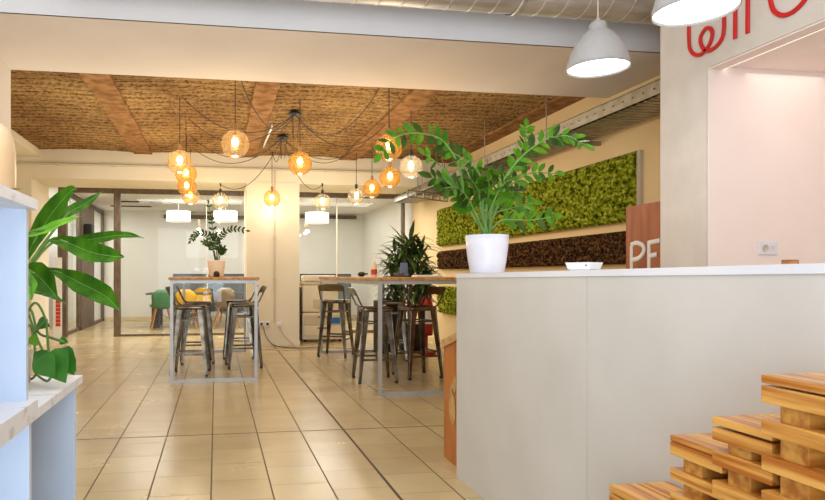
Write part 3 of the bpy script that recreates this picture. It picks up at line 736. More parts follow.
# ================================================================== TABLE ITEMS
zt = 1.068
def ontab(x, Y): r = ray(x,276); s_ = Y/r.y; return Vector((r.x*s_, Y, zt))
p = ontab(216.5, 7.3)
t = thing('potted_zz_plant', 'potted plant with upright dark leafy stalks on the left bar table', 'plant', p)
b = MB(); b.lathe([(.001,0),(.078,0),(.086,.02),(.105,.185),(.10,.195),(.093,.18),(.001,.17)], n=28); b.build('pot', M['pot_b'], t)
b = MB(); b.lathe([(.028,.0),(.033,.02),(.036,.045),(.02,.065),(.001,.07)], (0,-.088,.0), 14, axis='Z'); b.box((-.035,-.095,.005),(.035,-.087,.05), bev=.003); b.build('logo_patch', M['black'], t, 'black rounded mark')
b = MB(); b.lathe([(.001,.178),(.093,.178)], n=20); b.build('soil', M['soil'], t)
sc = p.y/620*1.0
def zzstem(b_st, b_lf, P, base_r=.008, LL=.07, n_pairs=8, start=.25, mi=0, W=.44, rnd=.45, alt=None):
    S = spline(P, 8); N_ = len(S); b_st.tube(S, [base_r*(1-.6*i/N_) for i in range(N_)], 6)
    # arc length param
    for k in range(n_pairs):
        f = start+(1-start)*(k+.5)/n_pairs; i = min(N_-2, int(f*(N_-1))); c = S[i]; d_ = (S[i+1]-S[i]).normalized()
        vn = Vector((random.uniform(-.25,.35),-1,random.uniform(.1,.5))); side = d_.cross(vn);
        if side.length < .2: side = Vector((1,.3,0))
        side.normalize(); upv = side.cross(d_).normalized()
        # leaflets spread in the plane facing both up and sideways
        for s2 in (-1,1):
            dd = (d_*.55+side*s2*random.uniform(.65,.95)+upv*random.uniform(-.1,.25)*(1)).normalized()
            l = LL*.88*random.uniform(.8,1.15)*(1-.35*abs(f-.6))
            (alt if alt is not None and random.random() < .33 else b_lf).leaf(c, dd, upv+Vector((random.uniform(-rnd,rnd),random.uniform(-rnd,rnd),random.uniform(-rnd,rnd))), l, l*W, mi, droop=.15, seg=5, fold=.18, shape='oval')
    i = N_-1; b_lf.leaf(S[-1], (S[-1]-S[-2]), (0,-1,.4), LL*.8, LL*.4, mi, seg=5)
bs, bl = MB(), MB()
for P in ([(0,0,.17),(.0,.01,.3),(-.04,.0,.55),(-.09,-.02,.85)], [(0,0,.17),(-.04,.0,.35),(-.10,-.02,.48),(-.22,-.03,.50),(-.29,-.04,.42)],
          [(.01,0,.17),(.03,.0,.35),(.06,-.02,.48),(.16,-.02,.56),(.34,-.04,.54)], [(-.01,0,.17),(-.04,-.02,.3),(-.08,-.03,.38),(-.14,-.05,.40)],
          [(.01,.01,.17),(.02,.04,.3),(.0,.06,.42),(-.06,.08,.50)], [(.02,-.01,.17),(.05,-.03,.28),(.08,-.05,.33)]):
    zzstem(bs, bl, P, .007, .066, 9, .38)
bs.build('stalks', M['zzd'], t); bl.build('foliage', M['zzd'], t)
p = ontab(374, 8.0)
t = thing('sauce_bottle', 'clear pump bottle with red label on the right bar table', 'bottle', p)
b = MB(); b.lathe([(.001,0),(.038,0),(.04,.01),(.04,.14),(.02,.18),(.016,.19),(.001,.19)], n=20); b.build('bottle_body', M['cream_sh'], t)
b = MB(); b.lathe([(.041,.03),(.041,.10)], n=20); b.build('paper_label', M['label_red'], t)
b = MB(); b.lathe([(.001,.19),(.018,.19),(.018,.21),(.006,.215),(.006,.25),(.001,.25)], n=12); b.box((-.03,-.006,.245),(.01,.006,.256)); b.build('pump', M['white_pl'], t)
p = ontab(361.5, 7.8); b = MB(); sph(b,(0,0,.035),.05,16,10,sz=.68); b.box((.02,-.015,.03),(.08,.015,.05),bev=.004); o = b.build('headphones_case', M['black']); o.location = p; tag(o, 'small black rounded object beside the red-labelled bottle', 'gadget')
p = ontab(404, 7.2)
t = thing('tablet_stand', 'upright blue-grey small device on the right bar table', 'device', p)
b = MB(); b.box((-.045,-.006,.01),(.045,.006,.17), bev=.004); b.build('device_body', M['phone'], t)
b = MB(); b.box((-.05,-.05,0),(.05,.05,.012), bev=.003); b.box((-.02,.006,.01),(.02,.04,.05)); b.build('stand', M['black'], t)
p = ontab(399,6.9); b = MB(); b.lathe([(.001,0),(.05,0),(.065,.05),(.06,.05),(.046,.006),(.001,.006)], n=20); o = b.build('bowl', M['dkgrey']); o.location = p; tag(o, 'small dark bowl in front of the blue-grey device', 'bowl')
p = ontab(427,6.6); b = MB(); b.box((-.15,-.1,0),(.15,.1,.018), bev=.006); b.box((-.14,-.09,.018),(.14,.09,.024), bev=.002); o = b.build('folded_paper', M['white_pl']); o.location = p; tag(o, 'flat white notebook near the counter end of the right bar table', 'notebook')

# ================================================================== MOSS PANELS
def moss_panel(lab, ya, yb, za, zb, m, name='moss_panel'):
    t = thing(name, lab, 'wall art', (XR-.005,ya,za)); L_ = yb-ya; h = zb-za
    b = MB(); b.box((-.04,0,0),(0,L_,h)); b.build('backing_board', M['cream_sh'], t)
    b = MB(); dy = .028; ny_, nz = int(L_/dy), int(h/dy); vs = []; fs = []
    for i in range(ny_+1):
        for j in range(nz+1):
            e = i in (0,ny_) or j in (0,nz)
            vs.append((-.04 if e else -.055-random.uniform(0,.055), L_*i/ny_+(0 if e else random.uniform(-.01,.01)), h*j/nz+(0 if e else random.uniform(-.01,.01))))
    for i in range(ny_):
        for j in range(nz): a = i*(nz+1)+j; fs.append((a,a+1,a+nz+2,a+nz+1))
    b.add(vs, fs, False); b.build('moss', m, t)
X_ = XR-.07
pr_t, pr_b, pl_t, pl_b = atX(634,150.5,X_), atX(634,222,X_), atX(438,209.5,X_), atX(438,246,X_)
moss_panel('long green moss panel high on the right wall, topmost of three', pr_t.y, pl_t.y, (pr_b.z+pl_b.z)/2, (pr_t.z+pl_t.z)/2, M['moss'])
q1, q2 = atX(626,230.5,X_), atX(626,264,X_); 
moss_panel('dark brown bark panel on the right wall between the green ones', pr_t.y, pl_t.y, q2.z, q1.z, M['bark'], 'bark_panel')
q1, q2 = atX(441,286,X_), atX(441,313,X_)
moss_panel('green moss panel low on the right wall, partly behind counter', pr_t.y, pl_t.y, q2.z, q1.z, M['moss'])
p = atX(638.5,160,XR-.03); b = MB(); b.box((XR-.03,p.y-.02,.9),(XR-.001,p.y+.03,atX(638.5,150.5,XR-.03).z)); b.box((XR-.034,p.y-.01,.9),(XR-.03,p.y+.02,2.1)); tag(b.build('cable_channel', M['cable_w']), 'grey vertical cable channel beside the moss panel end', 'channel')

# cable tray
ztr = 2.41
ya_, yb_ = 3.6, 10.9
t = thing('cable_tray', 'perforated metal cable tray hung along the right wall', 'cable tray', (0,0,0))
xt0, xt1 = XR-.55, XR-.12
b = MB(); b.box((xt0,ya_,ztr),(xt0+.004,yb_,ztr+.11)); b.box((xt0,ya_,ztr+.105),(xt0+.02,yb_,ztr+.11)); b.box((xt0,ya_,ztr),(xt0+.03,yb_,ztr+.004)); b.build('side_rail', M['tray'], t)
b = MB(); b.box((xt1-.004,ya_,ztr),(xt1,yb_,ztr+.11)); b.build('side_rail', M['tray'], t)
b = MB()
k = 0; y = ya_
while y < yb_: b.box((xt0+.004,y,ztr),(xt1-.004,y+.055,ztr+.006)); y += .075
b.box((xt0+.05,ya_,ztr+.006),(xt0+.12,yb_,ztr+.03)); b.box((xt1-.15,ya_,ztr+.006),(xt1-.05,yb_,ztr+.03))
b.build('tray_bed', M['tray'], t)
b = MB(); y = ya_+.05
while y < yb_: b.box((xt0-.002,y,ztr+.05),(xt0,y+.02,ztr+.06)); y += .12
b.build('slots', M['black'], t)
for y in (5.6,7.0,8.4,9.5):
    b = MB(); b.box((xt0-.04,y,ztr-.045),(XR,y+.04,ztr-.004)); br = b.build('bracket', M['tray'], t)
    c = MB(); c.tube([(xt0-.02,y+.02,ztr-.04),(xt0-.02,y+.02,2.98)], .005, 6); c.build('hanger_rod', M['tray'], br)

# second low metal tray going to the left at the far end (junction)
b = MB(); pa, pb = (XR-.55,10.0,2.36),(XR-1.0,9.2,2.36)
for dz in (0,.10): b.bar((XR-.1,9.45,2.27+dz),(XR-.9,9.0,2.27+dz),.03,.02)
for k in range(6): f = k/5; b.bar((XR-.1-.8*f,9.45-.45*f,2.27),(XR-.1-.8*f,9.45-.45*f,2.37),.02,.02)
b.tube([(XR-.62,9.16,2.30),(XR-.62,9.16,2.90)], .006, 6); b.tube([(XR-.16,9.42,2.30),(XR-.16,9.42,2.90)], .006, 6)
tag(b.build('cable_ladder', M['tray']), 'short metal ladder tray hung crosswise by the dark plant', 'cable tray')

# duct
yc_, rd = 3.92, .20
zb = 2.86
t = thing('ventilation_duct', 'spiral galvanised ventilation duct along the white cross beam', 'duct', (0,yc_,zb+rd))
x0_, x1_ = -1.0, XP+1.0
b = MB(); prof = []; x = x0_
while x < x1_:
    prof += [(rd, x), (rd, x+.004), (rd, x+.141), (rd, x+.145), (rd+.004, x+.148), (rd+.004, x+.155), (rd, x+.158)]; x += .158
b.lathe([(.001,x0_)]+prof+[(.001,x+.001)], (0,0,0), 48, axis='X'); b.build('duct_tube', M['galv'], t)
for x in (.2,2.0): b = MB(); b.lathe([(rd+.008,-.015),(rd+.012,-.015),(rd+.012,.015),(rd+.008,.015)], (x,0,0), 40, axis='X'); b.tube([(x,0,rd+.01),(x,0,3.45-zb-rd)],.006,6); b.build('hanger_strap', M['galv'], t)

# ================================================================== RECEPTION COUNTER
XC = 1.28; YC = 3.18; ct = .022
t = thing('reception_counter', 'long white reception counter with plain panelled front', 'counter', (XC,0,0))
ys = atX(587,300,XC).y
def ztop(y): return 1.092+(3.18-y)*.0075
for (ya, yb) in ((ys+.002,YC),(.35,ys-.002)):
    b = MB(); b.hexa([(0,ya,0),(.03,ya,0),(.03,yb,0),(0,yb,0),(0,ya,ztop(ya)-ct),(.03,ya,ztop(ya)-ct),(.03,yb,ztop(yb)-ct),(0,yb,ztop(yb)-ct)]); b.build('front_panel', M['counter'], t)
b = MB(); b.box((.03,YC-.03,0),(.62,YC,ztop(YC)-ct)); b.build('end_panel', M['counter'], t)
b = MB(); b.hexa([(-.004,.35,ztop(.35)-ct),(.65,.35,ztop(.35)-ct),(.65,YC+.004,ztop(YC)-ct),(-.004,YC+.004,ztop(YC)-ct),(-.004,.35,ztop(.35)),(.65,.35,ztop(.35)),(.65,YC+.004,ztop(YC)),(-.004,YC+.004,ztop(YC))]); b.build('counter_top', M['counter_top'], t)
b = MB(); b.box((.60,.35,0),(.62,YC-.03,1.05)); b.build('back_panel', M['counter'], t)

# orange slope-top box beside the counter end
x0b = 1.345; yf, yn = atX(444,456.5,x0b).y, YC+.03
t = thing('slope_top_cabinet', 'orange wooden cabinet with sloping pale lid behind the counter end', 'cabinet', (x0b,yn,0)); l = yf-yn
zf, zn = .695, .80
b = MB(); b.hexa([(0,0,0),(.5,0,0),(.5,l,0),(0,l,0),(0,0,zn-.045),(.5,0,zn-.045),(.5,l,zf-.045),(0,l,zf-.045)]); b.build('cabinet_body', M['orange'], t)
b = MB(); b.hexa([(-.012,-.02,zn-.042),(.51,-.02,zn-.042),(.51,l+.012,zf-.045),(-.012,l+.012,zf-.045),(-.012,-.02,zn),(.51,-.02,zn),(.51,l+.012,zf),(-.012,l+.012,zf)]); b.build('lid', M['oak'], t)
b = MB(); yy_ = l*.55
b.leaf((-.003,yy_,.22),(0,.10,1),(-1,0,0),.24,.10,fold=0,shape='lance'); b.leaf((-.003,yy_,.40),(0,-.25,.8),(-1,0,0),.13,.06,fold=0,shape='lance'); b.build('leaf_emblem', M['oak'], t, 'pale leaf-shaped marking')

# ZZ plant on counter
tp = 3.22; pc = atT(487,272,tp); pc.z = ztop(pc.y)+.0005; pc.x = max(pc.x, XC+.11)
t = thing('potted_zz_plant', 'large arching glossy green plant in white pot on the reception counter', 'plant', pc)
b = MB(); b.lathe([(.001,0),(.078,0),(.086,.006),(.096,.06),(.105,.13),(.109,.198),(.103,.198),(.096,.18),(.001,.178)], n=40); b.build('pot', M['pot_w'], t)
b = MB(); b.lathe([(.001,.183),(.095,.183)], n=24); b.build('soil', M['soil'], t)
for k in range(40):
    pass
def W(x, y, d_=0.0): return atT(x, y, tp+d_)-pc
def cp(x, y): return (380+x*.26667, 100+y*.26667)
bs, bl, bd = MB(), MB(), MB()
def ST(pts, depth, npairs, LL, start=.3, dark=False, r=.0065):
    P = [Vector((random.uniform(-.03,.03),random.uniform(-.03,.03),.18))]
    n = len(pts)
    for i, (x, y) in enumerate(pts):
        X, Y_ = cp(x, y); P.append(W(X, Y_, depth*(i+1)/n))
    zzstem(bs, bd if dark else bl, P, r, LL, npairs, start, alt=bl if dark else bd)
ST([(340,420),(290,330),(235,255),(170,205)], -.25, 2, .075, .82)
ST([(330,400),(300,260),(250,170),(200,135),(120,125),(50,145),(5,200)], -.30, 9, .085, .42)
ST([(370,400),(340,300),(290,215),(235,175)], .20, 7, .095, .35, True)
ST([(385,400),(395,330),(360,260),(310,220),(260,190)], -.1, 7, .085, .35)
ST([(440,400),(475,310),(515,220),(545,150),(548,100)], .1, 9, .07, .40)
ST([(420,400),(470,290),(540,205),(620,150),(700,135),(760,165)], -.15, 11, .085, .38)
ST([(430,400),(480,330),(560,275),(655,275)], .15, 8, .085, .3)
ST([(450,455),(500,450),(570,450),(640,440)], -.05, 6, .08, .25)
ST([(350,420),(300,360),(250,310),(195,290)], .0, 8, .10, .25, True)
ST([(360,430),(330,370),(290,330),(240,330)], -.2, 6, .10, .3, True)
ST([(400,400),(410,330),(400,285),(410,260)], -.2, 6, .09, .3)
ST([(410,420),(440,350),(470,310),(500,300)], -.25, 6, .09, .3)
ST([(430,430),(480,410),(530,395),(570,388)], .1, 5, .09, .35)
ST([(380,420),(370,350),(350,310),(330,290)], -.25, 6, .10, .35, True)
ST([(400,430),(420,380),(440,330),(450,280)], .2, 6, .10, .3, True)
ST([(390,430),(380,380),(385,340),(370,310)], .1, 6, .10, .3)
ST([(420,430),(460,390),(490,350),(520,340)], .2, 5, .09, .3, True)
bs.build('stalks', M['stem'], t); bl.build('foliage', M['zz'], t, 'bright green leaflets'); bd.build('foliage', M['zzd'], t, 'dark green leaflets, shade painted in their colour')  # second, darker leaf material paints the shade among the leaflets

# router
p = atT(584,270,2.33); p.z = ztop(p.y)+.001
t = thing('router', 'flat white router on the reception counter', 'router', p, R(-62))
b = MB(); b.hexa([(-.042,-.038,.004),(.042,-.038,.004),(.042,.038,.004),(-.042,.038,.004),(-.050,-.045,.030),(.050,-.045,.030),(.050,.045,.030),(-.050,.045,.030)]); b.build('case', M['white_pl'], t)
b = MB(); b.box((-.036,-.032,0),(.036,.032,.004)); b.build('base', M['white_pl'], t)
b = MB(); b.box((.030,-.0445,.016),(.035,-.042,.021)); b.build('indicator', M['dkgrey'], t)
p = atT(790,266,1.72); p.z = ztop(p.y)+.001
t = thing('card_holder', 'tiny wooden card stack on the counter at right', 'card holder', p, R(-55))
b = MB(); b.box((-.022,-.015,0),(.022,.015,.008), bev=.001); b.build('base', M['oak'], t)
b = MB(); 
for k in range(4): b.box((-.018,-.012,.008+k*.003),(.018,.012,.0105+k*.003))
b.build('cards', M['pine_end'], t)

# board with PE letters
XB = 3.45
p0, p1 = atX(626,207,XB), atX(664,201,XB)
t = thing('lettered_board', 'reddish wooden board with hand-painted white letters behind the counter', 'board', (XB,0,0))
b = MB(); b.box((0,p1.y-.25,0),(.03,p0.y,p0.z)); b.build('board', M['redwood'], t)
def stroke(mb, pts, X, r, up=(1,0,0)):
    P = [atX(x,y,X) for (x,y) in pts]; P = [Vector((q.x,q.y,q.z)) for q in P]
    for i in range(len(P)-1): mb.bar(P[i], P[i+1], r*2, .006, up=up)
    for q in P: mb.lathe([(.0005,-.003),(r,-.003),(r,.003),(.0005,.003)], (q.x,q.y,q.z), 12, axis='X')
def painted(strokes, lab):
    b = MB()
    for pts in strokes:
        P = [atX(x,y,XB) for (x,y) in pts]; P = [Vector((-.002,q.y,q.z)) for q in P]; b.tube(spline(P,6) if len(P) > 2 else P, .021, 8)
    for k,v in enumerate(b.v): b.v[k] = (max(-.006, min(-.0005, v[0]*.25)), v[1], v[2])
    b.build('painted_letter', M['white_pl'], t, lab)
painted([[(631.5,270),(631.5,246)],[(631,245),(637,243),(643,246),(643.5,252),(639,258),(632,260)]], 'white painted letter P')
painted([[(649,270),(649,243)],[(648,243),(660,240.5)],[(649,256),(657,254.5)]], 'white painted letter E')

# wall letters (red sign) on portal face
def lp(x, y): return (680+x*.18, y*.18)
t = thing('sign_lettering', 'red rounded lettering, wi and more, high on the white portal wall', 'sign', (XP,0,0))
def letter(pts, lab, r=.0115, closed=False):
    P = [atX(*lp(x,y), XP-.008) for (x,y) in pts]; P = [Vector((0,q.y,q.z)) for q in P]
    b = MB(); b.tube(spline(P, 8), r, 14); b.v = [(-.006+max(-.5*r, min(.5*r, v[0]*.8)), v[1], v[2]) for v in b.v]; b.build('letter', M['logo'], t, lab)
letter([(50,-60),(48,60),(48,230),(60,285),(92,307),(130,290),(165,240),(178,185),(165,158),(140,160),(115,200),(113,240),(135,278),(170,278),(215,240),(240,180),(243,60),(243,-70)], 'red looping letter w')
letter([(305,-60),(305,90),(304,215)], 'red letter i')
letter([(375,-120),(374,60),(373,185)], 'red upright stroke of letter r')
letter([(500,-60),(500,0),(520,60),(568,85),(630,62),(690,0),(730,-80)], 'red curved bottom of letter e')

# socket in niche and LED strip
p = atY(767.5,248,YN-.012)
t = thing('wall_socket', 'white double socket plate on the pink niche wall', 'socket', (p.x,YN-.01,p.z))
b = MB(); b.box((-.062,-.008,-.038),(.062,0,.038), bev=.003); b.build('plate', M['pot_w'], t)
b = MB(); b.lathe([(.001,-.010),(.019,-.010),(.019,-.0125),(.016,-.0125),(.016,-.009)], (-.02,0,0), 20, axis='Y')
for dx in (-.006,.006): b.lathe([(.0005,-.013),(.0025,-.013),(.0025,-.009)], (-.02+dx,0,0), 8, axis='Y')
for dx in (.018,.034):
    for dz in (-.011,0,.011): b.lathe([(.0005,-.0125),(.0025,-.0125),(.0025,-.008)], (dx,0,dz), 8, axis='Y')
b.build('outlet', M['cable_w'], t)
b = MB(); b.box((XP+.092,-.5,2.250),(XP+.104,YN-.012,2.258)); b.box((XP+.090,-.5,2.258),(XP+.112,YN-.012,2.262)); tag(b.build('led_strip', M['led']), 'thin glowing light strip along the top of the opening', 'light strip')

# dome pendants
def dome(x, y, tt, lab, first=None):
    c = atT(x, y, tt)
    t = thing('dome_pendant', lab, 'lamp', (c.x,c.y,3.45), 0, 'white dome pendant lamps over the counter'); z = c.z-3.45; r = .168
    k = r/.168
    prof = [(.168,0),(.165,.03),(.152,.08),(.130,.13),(.102,.172),(.070,.205),(.050,.22),(.046,.25),(.040,.262),(.012,.268),(.001,.268)]
    inn = [(.032,.24),(.044,.215),(.097,.168),(.125,.127),(.148,.078),(.161,.03),(.165,0.0)]
    b = MB(); b.lathe([(a,q+z) for a, q in inn+prof], n=48); b.build('lamp_shade', M['enamel'], t)
    b = MB(); b.lathe([(.001,z+.012),(.162,z+.012)], n=40); b.build('diffuser', M['lamp_in'], t)
    b = MB(); b.lathe([(.001,z+.265),(.014,z+.265),(.011,z+.29),(.001,z+.29)], n=16); b.build('cord_grip', M['enamel'], t)
    b = MB(); b.tube([(0,0,z+.28),(0,0,0)], .004, 6); b.lathe([(.001,-.03),(.05,-.03),(.055,0),(.001,0)], n=20); b.build('cord', M['cable_w'], t)
    L = bpy.data.lights.new('dome_light', 'SPOT'); L.energy = 6; L.color = (1,.96,.92); L.shadow_soft_size = .12; L.spot_size = R(140); L.spot_blend = .6
    lo = bpy.data.objects.new('dome_light', L); C.objects.link(lo); lo.location = (c.x,c.y,c.z-.01)
dome(598,69,3.52,'white dome pendant lamp hanging farther from the camera over the counter')
dome(695,12,2.70,'white dome pendant lamp in front of the red sign, cut by the frame')

# ================================================================== SHELVING AT LEFT
XS = -.425; DX = .42; te = .018
def unit(lab, name, ya, yb, za, zb, yps, inset):
    t = thing(name, lab, 'shelf unit', (XS,ya,za)); l = yb-ya; h = zb-za
    b = MB(); b.box((-DX,0,h-.024),(0,l,h)); 
    b.build('top_board', [M['shelf_edge']], t)
    b = MB(); b.box((-DX,0,0),(0,l,.022)); b.build('bottom_board', M['shelf_edge'], t)
    for y in yps: b = MB(); b.box((-DX,y-ya-te,.022),(-inset,y-ya,h-.024)); b.box((-inset,y-ya-te,.022),(-inset+.0015,y-ya,h-.024)); b.build('upright_panel', M['shelf'], t)
    b = MB(); b.box((-DX,0,.022),(-DX+.008,l,h-.024)); b.build('back_panel', M['shelf'], t)
    return t
c1 = atX(82.6,375,XS); c2 = atX(38,200,XS); c3 = atX(38.2,398.6,XS)
unit('white lower shelf unit at left foreground with trailing plant on top', 'shelf_unit', -.7, c1.y, 0.0, c1.z, (atX(28.6,300,XS-.02).y,c1.y-.03), .015)
unit('white upper shelf unit standing on the lower one', 'shelf_unit', -.7, c2.y, c1.z, c2.z, (atX(28.6,300,XS-.02).y,), .022)
# vase on the top
ps = atT(-6,190,1.42); 
t = thing('vase', 'sand-coloured rounded vase on the upper shelf unit, cut by frame', 'vase', (ps.x,ps.y,c2.z))
b = MB(); b.lathe([(.001,0),(.042,0),(.046,.02),(.046,.10),(.040,.135),(.026,.160),(.012,.168),(.010,.175),(.001,.172)], n=28); b.build('vase_body', M['vase'], t)
b = MB(); 
for k in range(1): b.leaf((.03,-.05,.006),(1,.1,.1),(0,0,1),.045,.02,fold=.2)
o = b.build('leaf', M['zzd']); o.location = (ps.x+.0,ps.y,c2.z); tag(o, 'small dark green leaf lying beside the vase', 'leaf')

# broad-leaf plant
yy = 1.85; zb_ = c1.z
tl = 1.84
pp = Vector((XS-.19, 1.84, zb_))
t = thing('broad_leaf_plant', 'broad-leaved green plant on the white shelf unit at left', 'plant', pp)
b = MB(); b.lathe([(.001,0),(.07,0),(.09,.15),(.084,.15),(.078,.13),(.001,.13)], n=24); b.build('pot', M['pot_w'], t)
b = MB(); b.lathe([(.001,.132),(.078,.132)], n=20); b.build('soil', M['soil'], t)
def LV(pts, wid, m, nm, lab=None, nrm=(0,-1,.3), stalk=True):
    """pts: list of (px, py, t) along the midrib; wid: list of half widths (px)"""
    P = [atT(x,y,d_)-pp for (x,y,d_) in pts]; S = spline(P, 6); n = len(S)-1; b = MB(); vs = []; fs = []
    m_ = 6
    for i, c in enumerate(S):
        f = i/n*(len(wid)-1); k = min(int(f), len(wid)-2); w = .86*(wid[k]*(1-(f-k))+wid[k+1]*(f-k))/620*tl
        d_ = (S[min(i+1,n)]-S[max(i-1,0)]).normalized(); a = d_.cross(Vector(nrm)).normalized(); nn = a.cross(d_).normalized()
        for j in range(m_+1):
            s_ = -1+2*j/m_; vs.append(c+a*w*s_+nn*(abs(s_)*w*.32+math.sin(i*1.1+s_*2)*.0025*abs(s_)))
    for i in range(n):
        for j in range(m_): a_ = i*(m_+1)+j; fs.append((a_,a_+1,a_+m_+2,a_+m_+1))
    b.add(vs, fs, True)
    if stalk: b.tube(spline([Vector((0,0,.12)), (Vector((0,0,.14))+P[0])*.5+Vector((0,0,.03)), P[0], P[1]], 5), .004, 6, 1)
    b.tube(S, .0010, 5, 1)
    b.build(nm, [m, M['stem']], t, lab)
LV([(24,262,1.86),(38,235,1.84),(53,212,1.82),(70,192,1.80),(77,189,1.79)], [3,10,12,7,.3], M['bigleaf'], 'leaf')
LV([(58,225,1.90),(70,212,1.92),(85,204,1.95),(103,191,1.98)], [1,7,6,.3], M['bigleaf'], 'leaf')
LV([(26,236,1.72),(45,230,1.70),(63,222,1.68),(82,216,1.66)], [2,5,4,.3], M['brightleaf'], 'leaf', 'bright lime green leaf')
LV([(52,243,1.88),(80,241,1.86),(100,238,1.84),(125,235,1.82),(144,238,1.80)], [1,6,7,4,.3], M['bigleaf'], 'leaf')
LV([(50,240,1.76),(68,243,1.72),(90,252,1.70),(110,256,1.68),(124,257,1.67)], [2,8,12,9,1], M['bigleaf'], 'leaf')
LV([(44,269,1.80),(62,274,1.76),(82,284,1.73),(105,296,1.70),(120,311,1.68)], [1,6,12,11,.5], M['bigleaf'], 'leaf')
LV([(22,270,1.70),(35,274,1.70),(46,284,1.70),(57,298,1.70)], [4,14,12,1], M['bigleaf'], 'leaf')
LV([(26,272,1.66),(31,285,1.65),(31,300,1.64)], [3,7,1], M['brightleaf'], 'leaf', 'bright yellow-green leaf edge')
LV([(32,292,1.78),(45,293,1.78),(55,297,1.77),(66,304,1.76)], [1,4,3,.3], M['pothos'], 'leaf')
# trailing pothos
tp2 = thing('trailing_pothos', 'pothos with tangled vines and heart leaves on shelf end', 'plant', pp+Vector((0.0,-.0,0))+Vector((.02,.12,0)))
pq = tp2.location.copy()
b = MB(); b.lathe([(.001,0),(.045,0),(.055,.10),(.05,.10),(.001,.09)], n=20); b.build('pot', M['pot_b'], tp2)
b = MB()
def V(pts): return [atT(x,y,d_)-pq for (x,y,d_) in pts]
for pts in ([(20,330,1.9),(34,303,1.84),(45,318,1.82),(48,345,1.80),(50,368,1.78)], [(22,320,1.88),(31,310,1.86),(38,332,1.84),(52,338,1.82),(64,342,1.80)],
            [(22,340,1.9),(30,325,1.88),(35,350,1.85),(34,370,1.83),(46,381,1.80),(52,376,1.78)], [(25,350,1.86),(33,335,1.84),(42,325,1.82),(47,320,1.8)],
            [(24,380,1.88),(33,378,1.86),(40,367,1.83),(46,352,1.8)], [(22,300,1.9),(30,318,1.87),(40,345,1.84),(50,360,1.80)]):
    b.tube(spline(V(pts), 6), .0038, 6)
b.build('vines', M['stem'], tp2)
def heart(x, y, d_, dx, dy, L_, m=M['pothos']):
    c = atT(x,y,d_)-pq; e = atT(x+dx*28,y+dy*28,d_-.03)-pq; dirv = (e-c).normalized(); up = Vector((-.1,-1,.25))
    b = MB(); b.leaf(c, dirv, up, L_, L_*.86, seg=6, fold=.22, shape='heart', droop=.1); b.build('leaf', m, tp2)
heart(50,352,1.76,.55,1,.105); heart(58,352,1.80,.9,.9,.085); heart(44,350,1.80,-.2,1,.06); heart(40,357,1.74,.7,.9,.08); heart(66,358,1.84,.5,1,.06)
heart(38,322,1.84,1,.3,.045); heart(60,340,1.82,1,.2,.03); heart(33,345,1.83,.2,-1,.04,M['brightleaf'])

# ================================================================== PALLET STEPS
def stack(lab, X, Y, yn, tops, first=None):
    """tops = list of (z_top, thickness) of the lengthwise planks; far end at Y, running back to yn"""
    t = thing('pallet_stack', lab, 'pallet furniture', (X,yn,0)); l = Y-yn; w = 1.272-X
    zs = [a for a, _ in tops]; prev = None
    for i, (z, th) in enumerate(tops):
        nb = 3 if i else max(2, int(w/.09)); pw = (w-.006*(nb-1))/nb if i == 0 else min(.06, w/3.4)
        for k in range(nb):
            x0 = k*(w-pw)/(nb-1)
            ov = 0.0
            b = MB(); b.box((x0,ov,z-th),(x0+pw,l-(0 if k == 0 or i == 0 else .006),z), bev=.0016); b.build('long_plank', M['pine'], t)
        if i+1 < len(tops):
            zn_ = tops[i+1][0]
            gap = (z-th)-zn_
            if gap > .006:
                for yb in ([l-.085] + ([l-.085-.22] if l > .35 else []) + ([.05] if l > .6 else [])):
                    yb = max(yb, .01); b = MB(); b.box((.010,yb,zn_),(w-.005,min(yb+.055,l-.026),z-th), bev=.0012); b.build('cross_block', M['pine_cross'], t)
    # down to the floor
    return t
def levels(z0, spec, pitch, th, zmin=.0):
    out = list(spec); z = spec[-1][0]-pitch
    while z-th > zmin: out.append((z, th)); z -= pitch
    # last plank rests on the floor via a foot plank
    out.append((max(z,th+.001), th) if z > th else (th, th)); return out
def zat(x, y, X): return atX(x,y,X).z
X1, X2, X3, X4 = 1.00, 1.025, 1.05, 1.09
Y1, Y2, Y3, Y4 = [atX(a,b_,c).y for a,b_,c in ((761,374,X1),(712,416,X2),(670,434.5,X3),(609,484.5,X4))]
s1 = [(zat(761,374,X1),.016),(zat(762,385,X1),.032),(zat(763,419,X1),.029)]
stack('varnished pine pallet stack, tallest and nearest step at the right edge', X1, Y1, .15, levels(0,s1,.066,.028))
s2 = [(zat(712,416,X2),.016),(zat(713,426.5,X2),.027),(zat(715,450,X2),.031)]
stack('varnished pine pallet stack, second tallest step beside the counter', X2, Y2, Y1+.002, levels(0,s2,.064,.031))
s3 = [(zat(670,434.5,X3),.014),(zat(670,441,X3),.030),(zat(671,467.5,X3),.026)]
stack('varnished pine pallet stack, third step with a knotty low top', X3, Y3, Y2+.002, levels(0,s3,.056,.026))
s4 = [(zat(609,484.5,X4),.018),(zat(609,492.5,X4),.026)]
stack('varnished pine pallet stack, lowest step farthest from the camera', X4, Y4, Y3+.002, levels(0,s4,.06,.026))

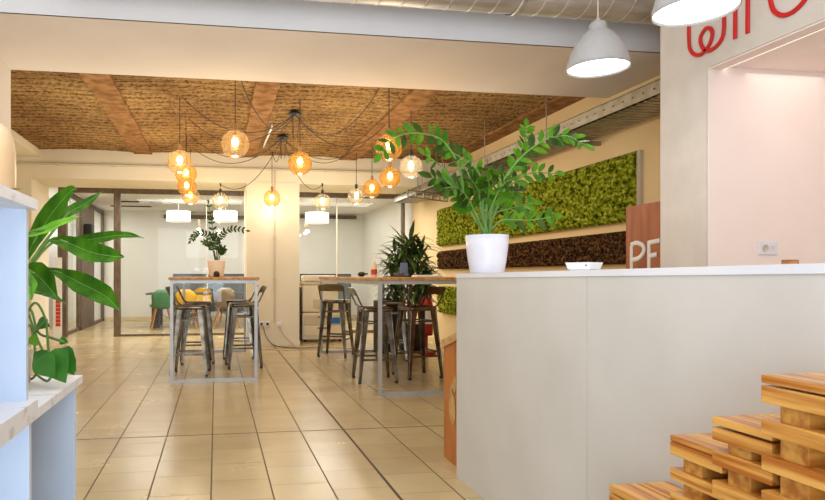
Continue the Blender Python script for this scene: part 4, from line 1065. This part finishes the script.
# ================================================================== LIGHTS
def area(name, loc, size, e, col, rot=(0,0,0), sy=None):
    L = bpy.data.lights.new(name, 'AREA'); L.energy = e; L.color = col; L.size = size
    if sy: L.shape = 'RECTANGLE'; L.size_y = sy
    o = bpy.data.objects.new(name, L); C.objects.link(o); o.location = loc; o.rotation_euler = rot; return o
area('hall_light', (0.3,7.3,2.9), 5.0, 54, (1,.92,.76), (0,0,0), 3.4)
area('ceiling_wash', (0.3,7.2,1.9), 4.5, 64, (1,.90,.70), (PI,0,0), 3.6)
area('room_light', (0.5,13.4,2.6), 5.5, 86, (1,.98,.96), (0,0,0), 3.2)
area('corridor_fill', (-3.05,13.4,2.6), .5, 45, (1,.98,.95), (0,0,0), 3.2)  # fill added to lighten the corridor behind the glass, no lamp there
area('lintel_fill', (0.8,10.9,2.5), 4.5, 105, (1,.95,.88), (0,0,0), .6)  # unseen fill added to brighten the copier behind the lintel
area('front_light', (-.3,1.2,3.35), 3.5, 43, (1,.96,.92), (0,0,0), 3.5)
area('window_light', (-2.2,-2.4,1.7), 3.4, 76, (.93,.96,1), (R(84),0,R(-28)), 2.6)
area('beam_fill', (.2,.5,2.2), 2.5, 30, (.90,.95,1), (R(108),0,R(-5)), 1.0)  # unseen fill aimed at the front face of the white beam
area('camera_side_fill', (-.25,-1.1,.75), 1.1, 40, (.64,.81,1), (R(90),0,0), 1.3)  # cool fill added behind the camera to lift the shelf panels
area('soffit_fill', (-.4,3.6,.9), 2.2, 12, (1,.93,.88), (PI,0,0), 2.4)  # unseen upward fill brightening the beam's underside, not a fitted lamp
area('niche_light', (XP+.5,1.8,2.24), .5, 6.0, (1,.88,.80), (0,0,0), 2.6)

w = bpy.data.worlds.new('world'); bpy.context.scene.world = w; w.use_nodes = True
bg = w.node_tree.nodes['Background']; bg.inputs['Color'].default_value = (.90,.94,1,1); bg.inputs['Strength'].default_value = .48

# ================================================================== CAMERA
cam = bpy.data.cameras.new('camera'); co = bpy.data.objects.new('camera', cam); C.objects.link(co)
cam.sensor_width = 36; cam.sensor_fit = 'HORIZONTAL'; cam.lens = F/825*36
cam.shift_x = (412.5-PX)/825; cam.shift_y = (PY-250)/825
cam.clip_start = .05
co.location = O; co.rotation_euler = (PI/2, 0, -TH)
sc_ = bpy.context.scene; sc_.camera = co
sc_.view_settings.view_transform = 'Standard'; sc_.view_settings.look = 'None'; sc_.view_settings.exposure = 0.0
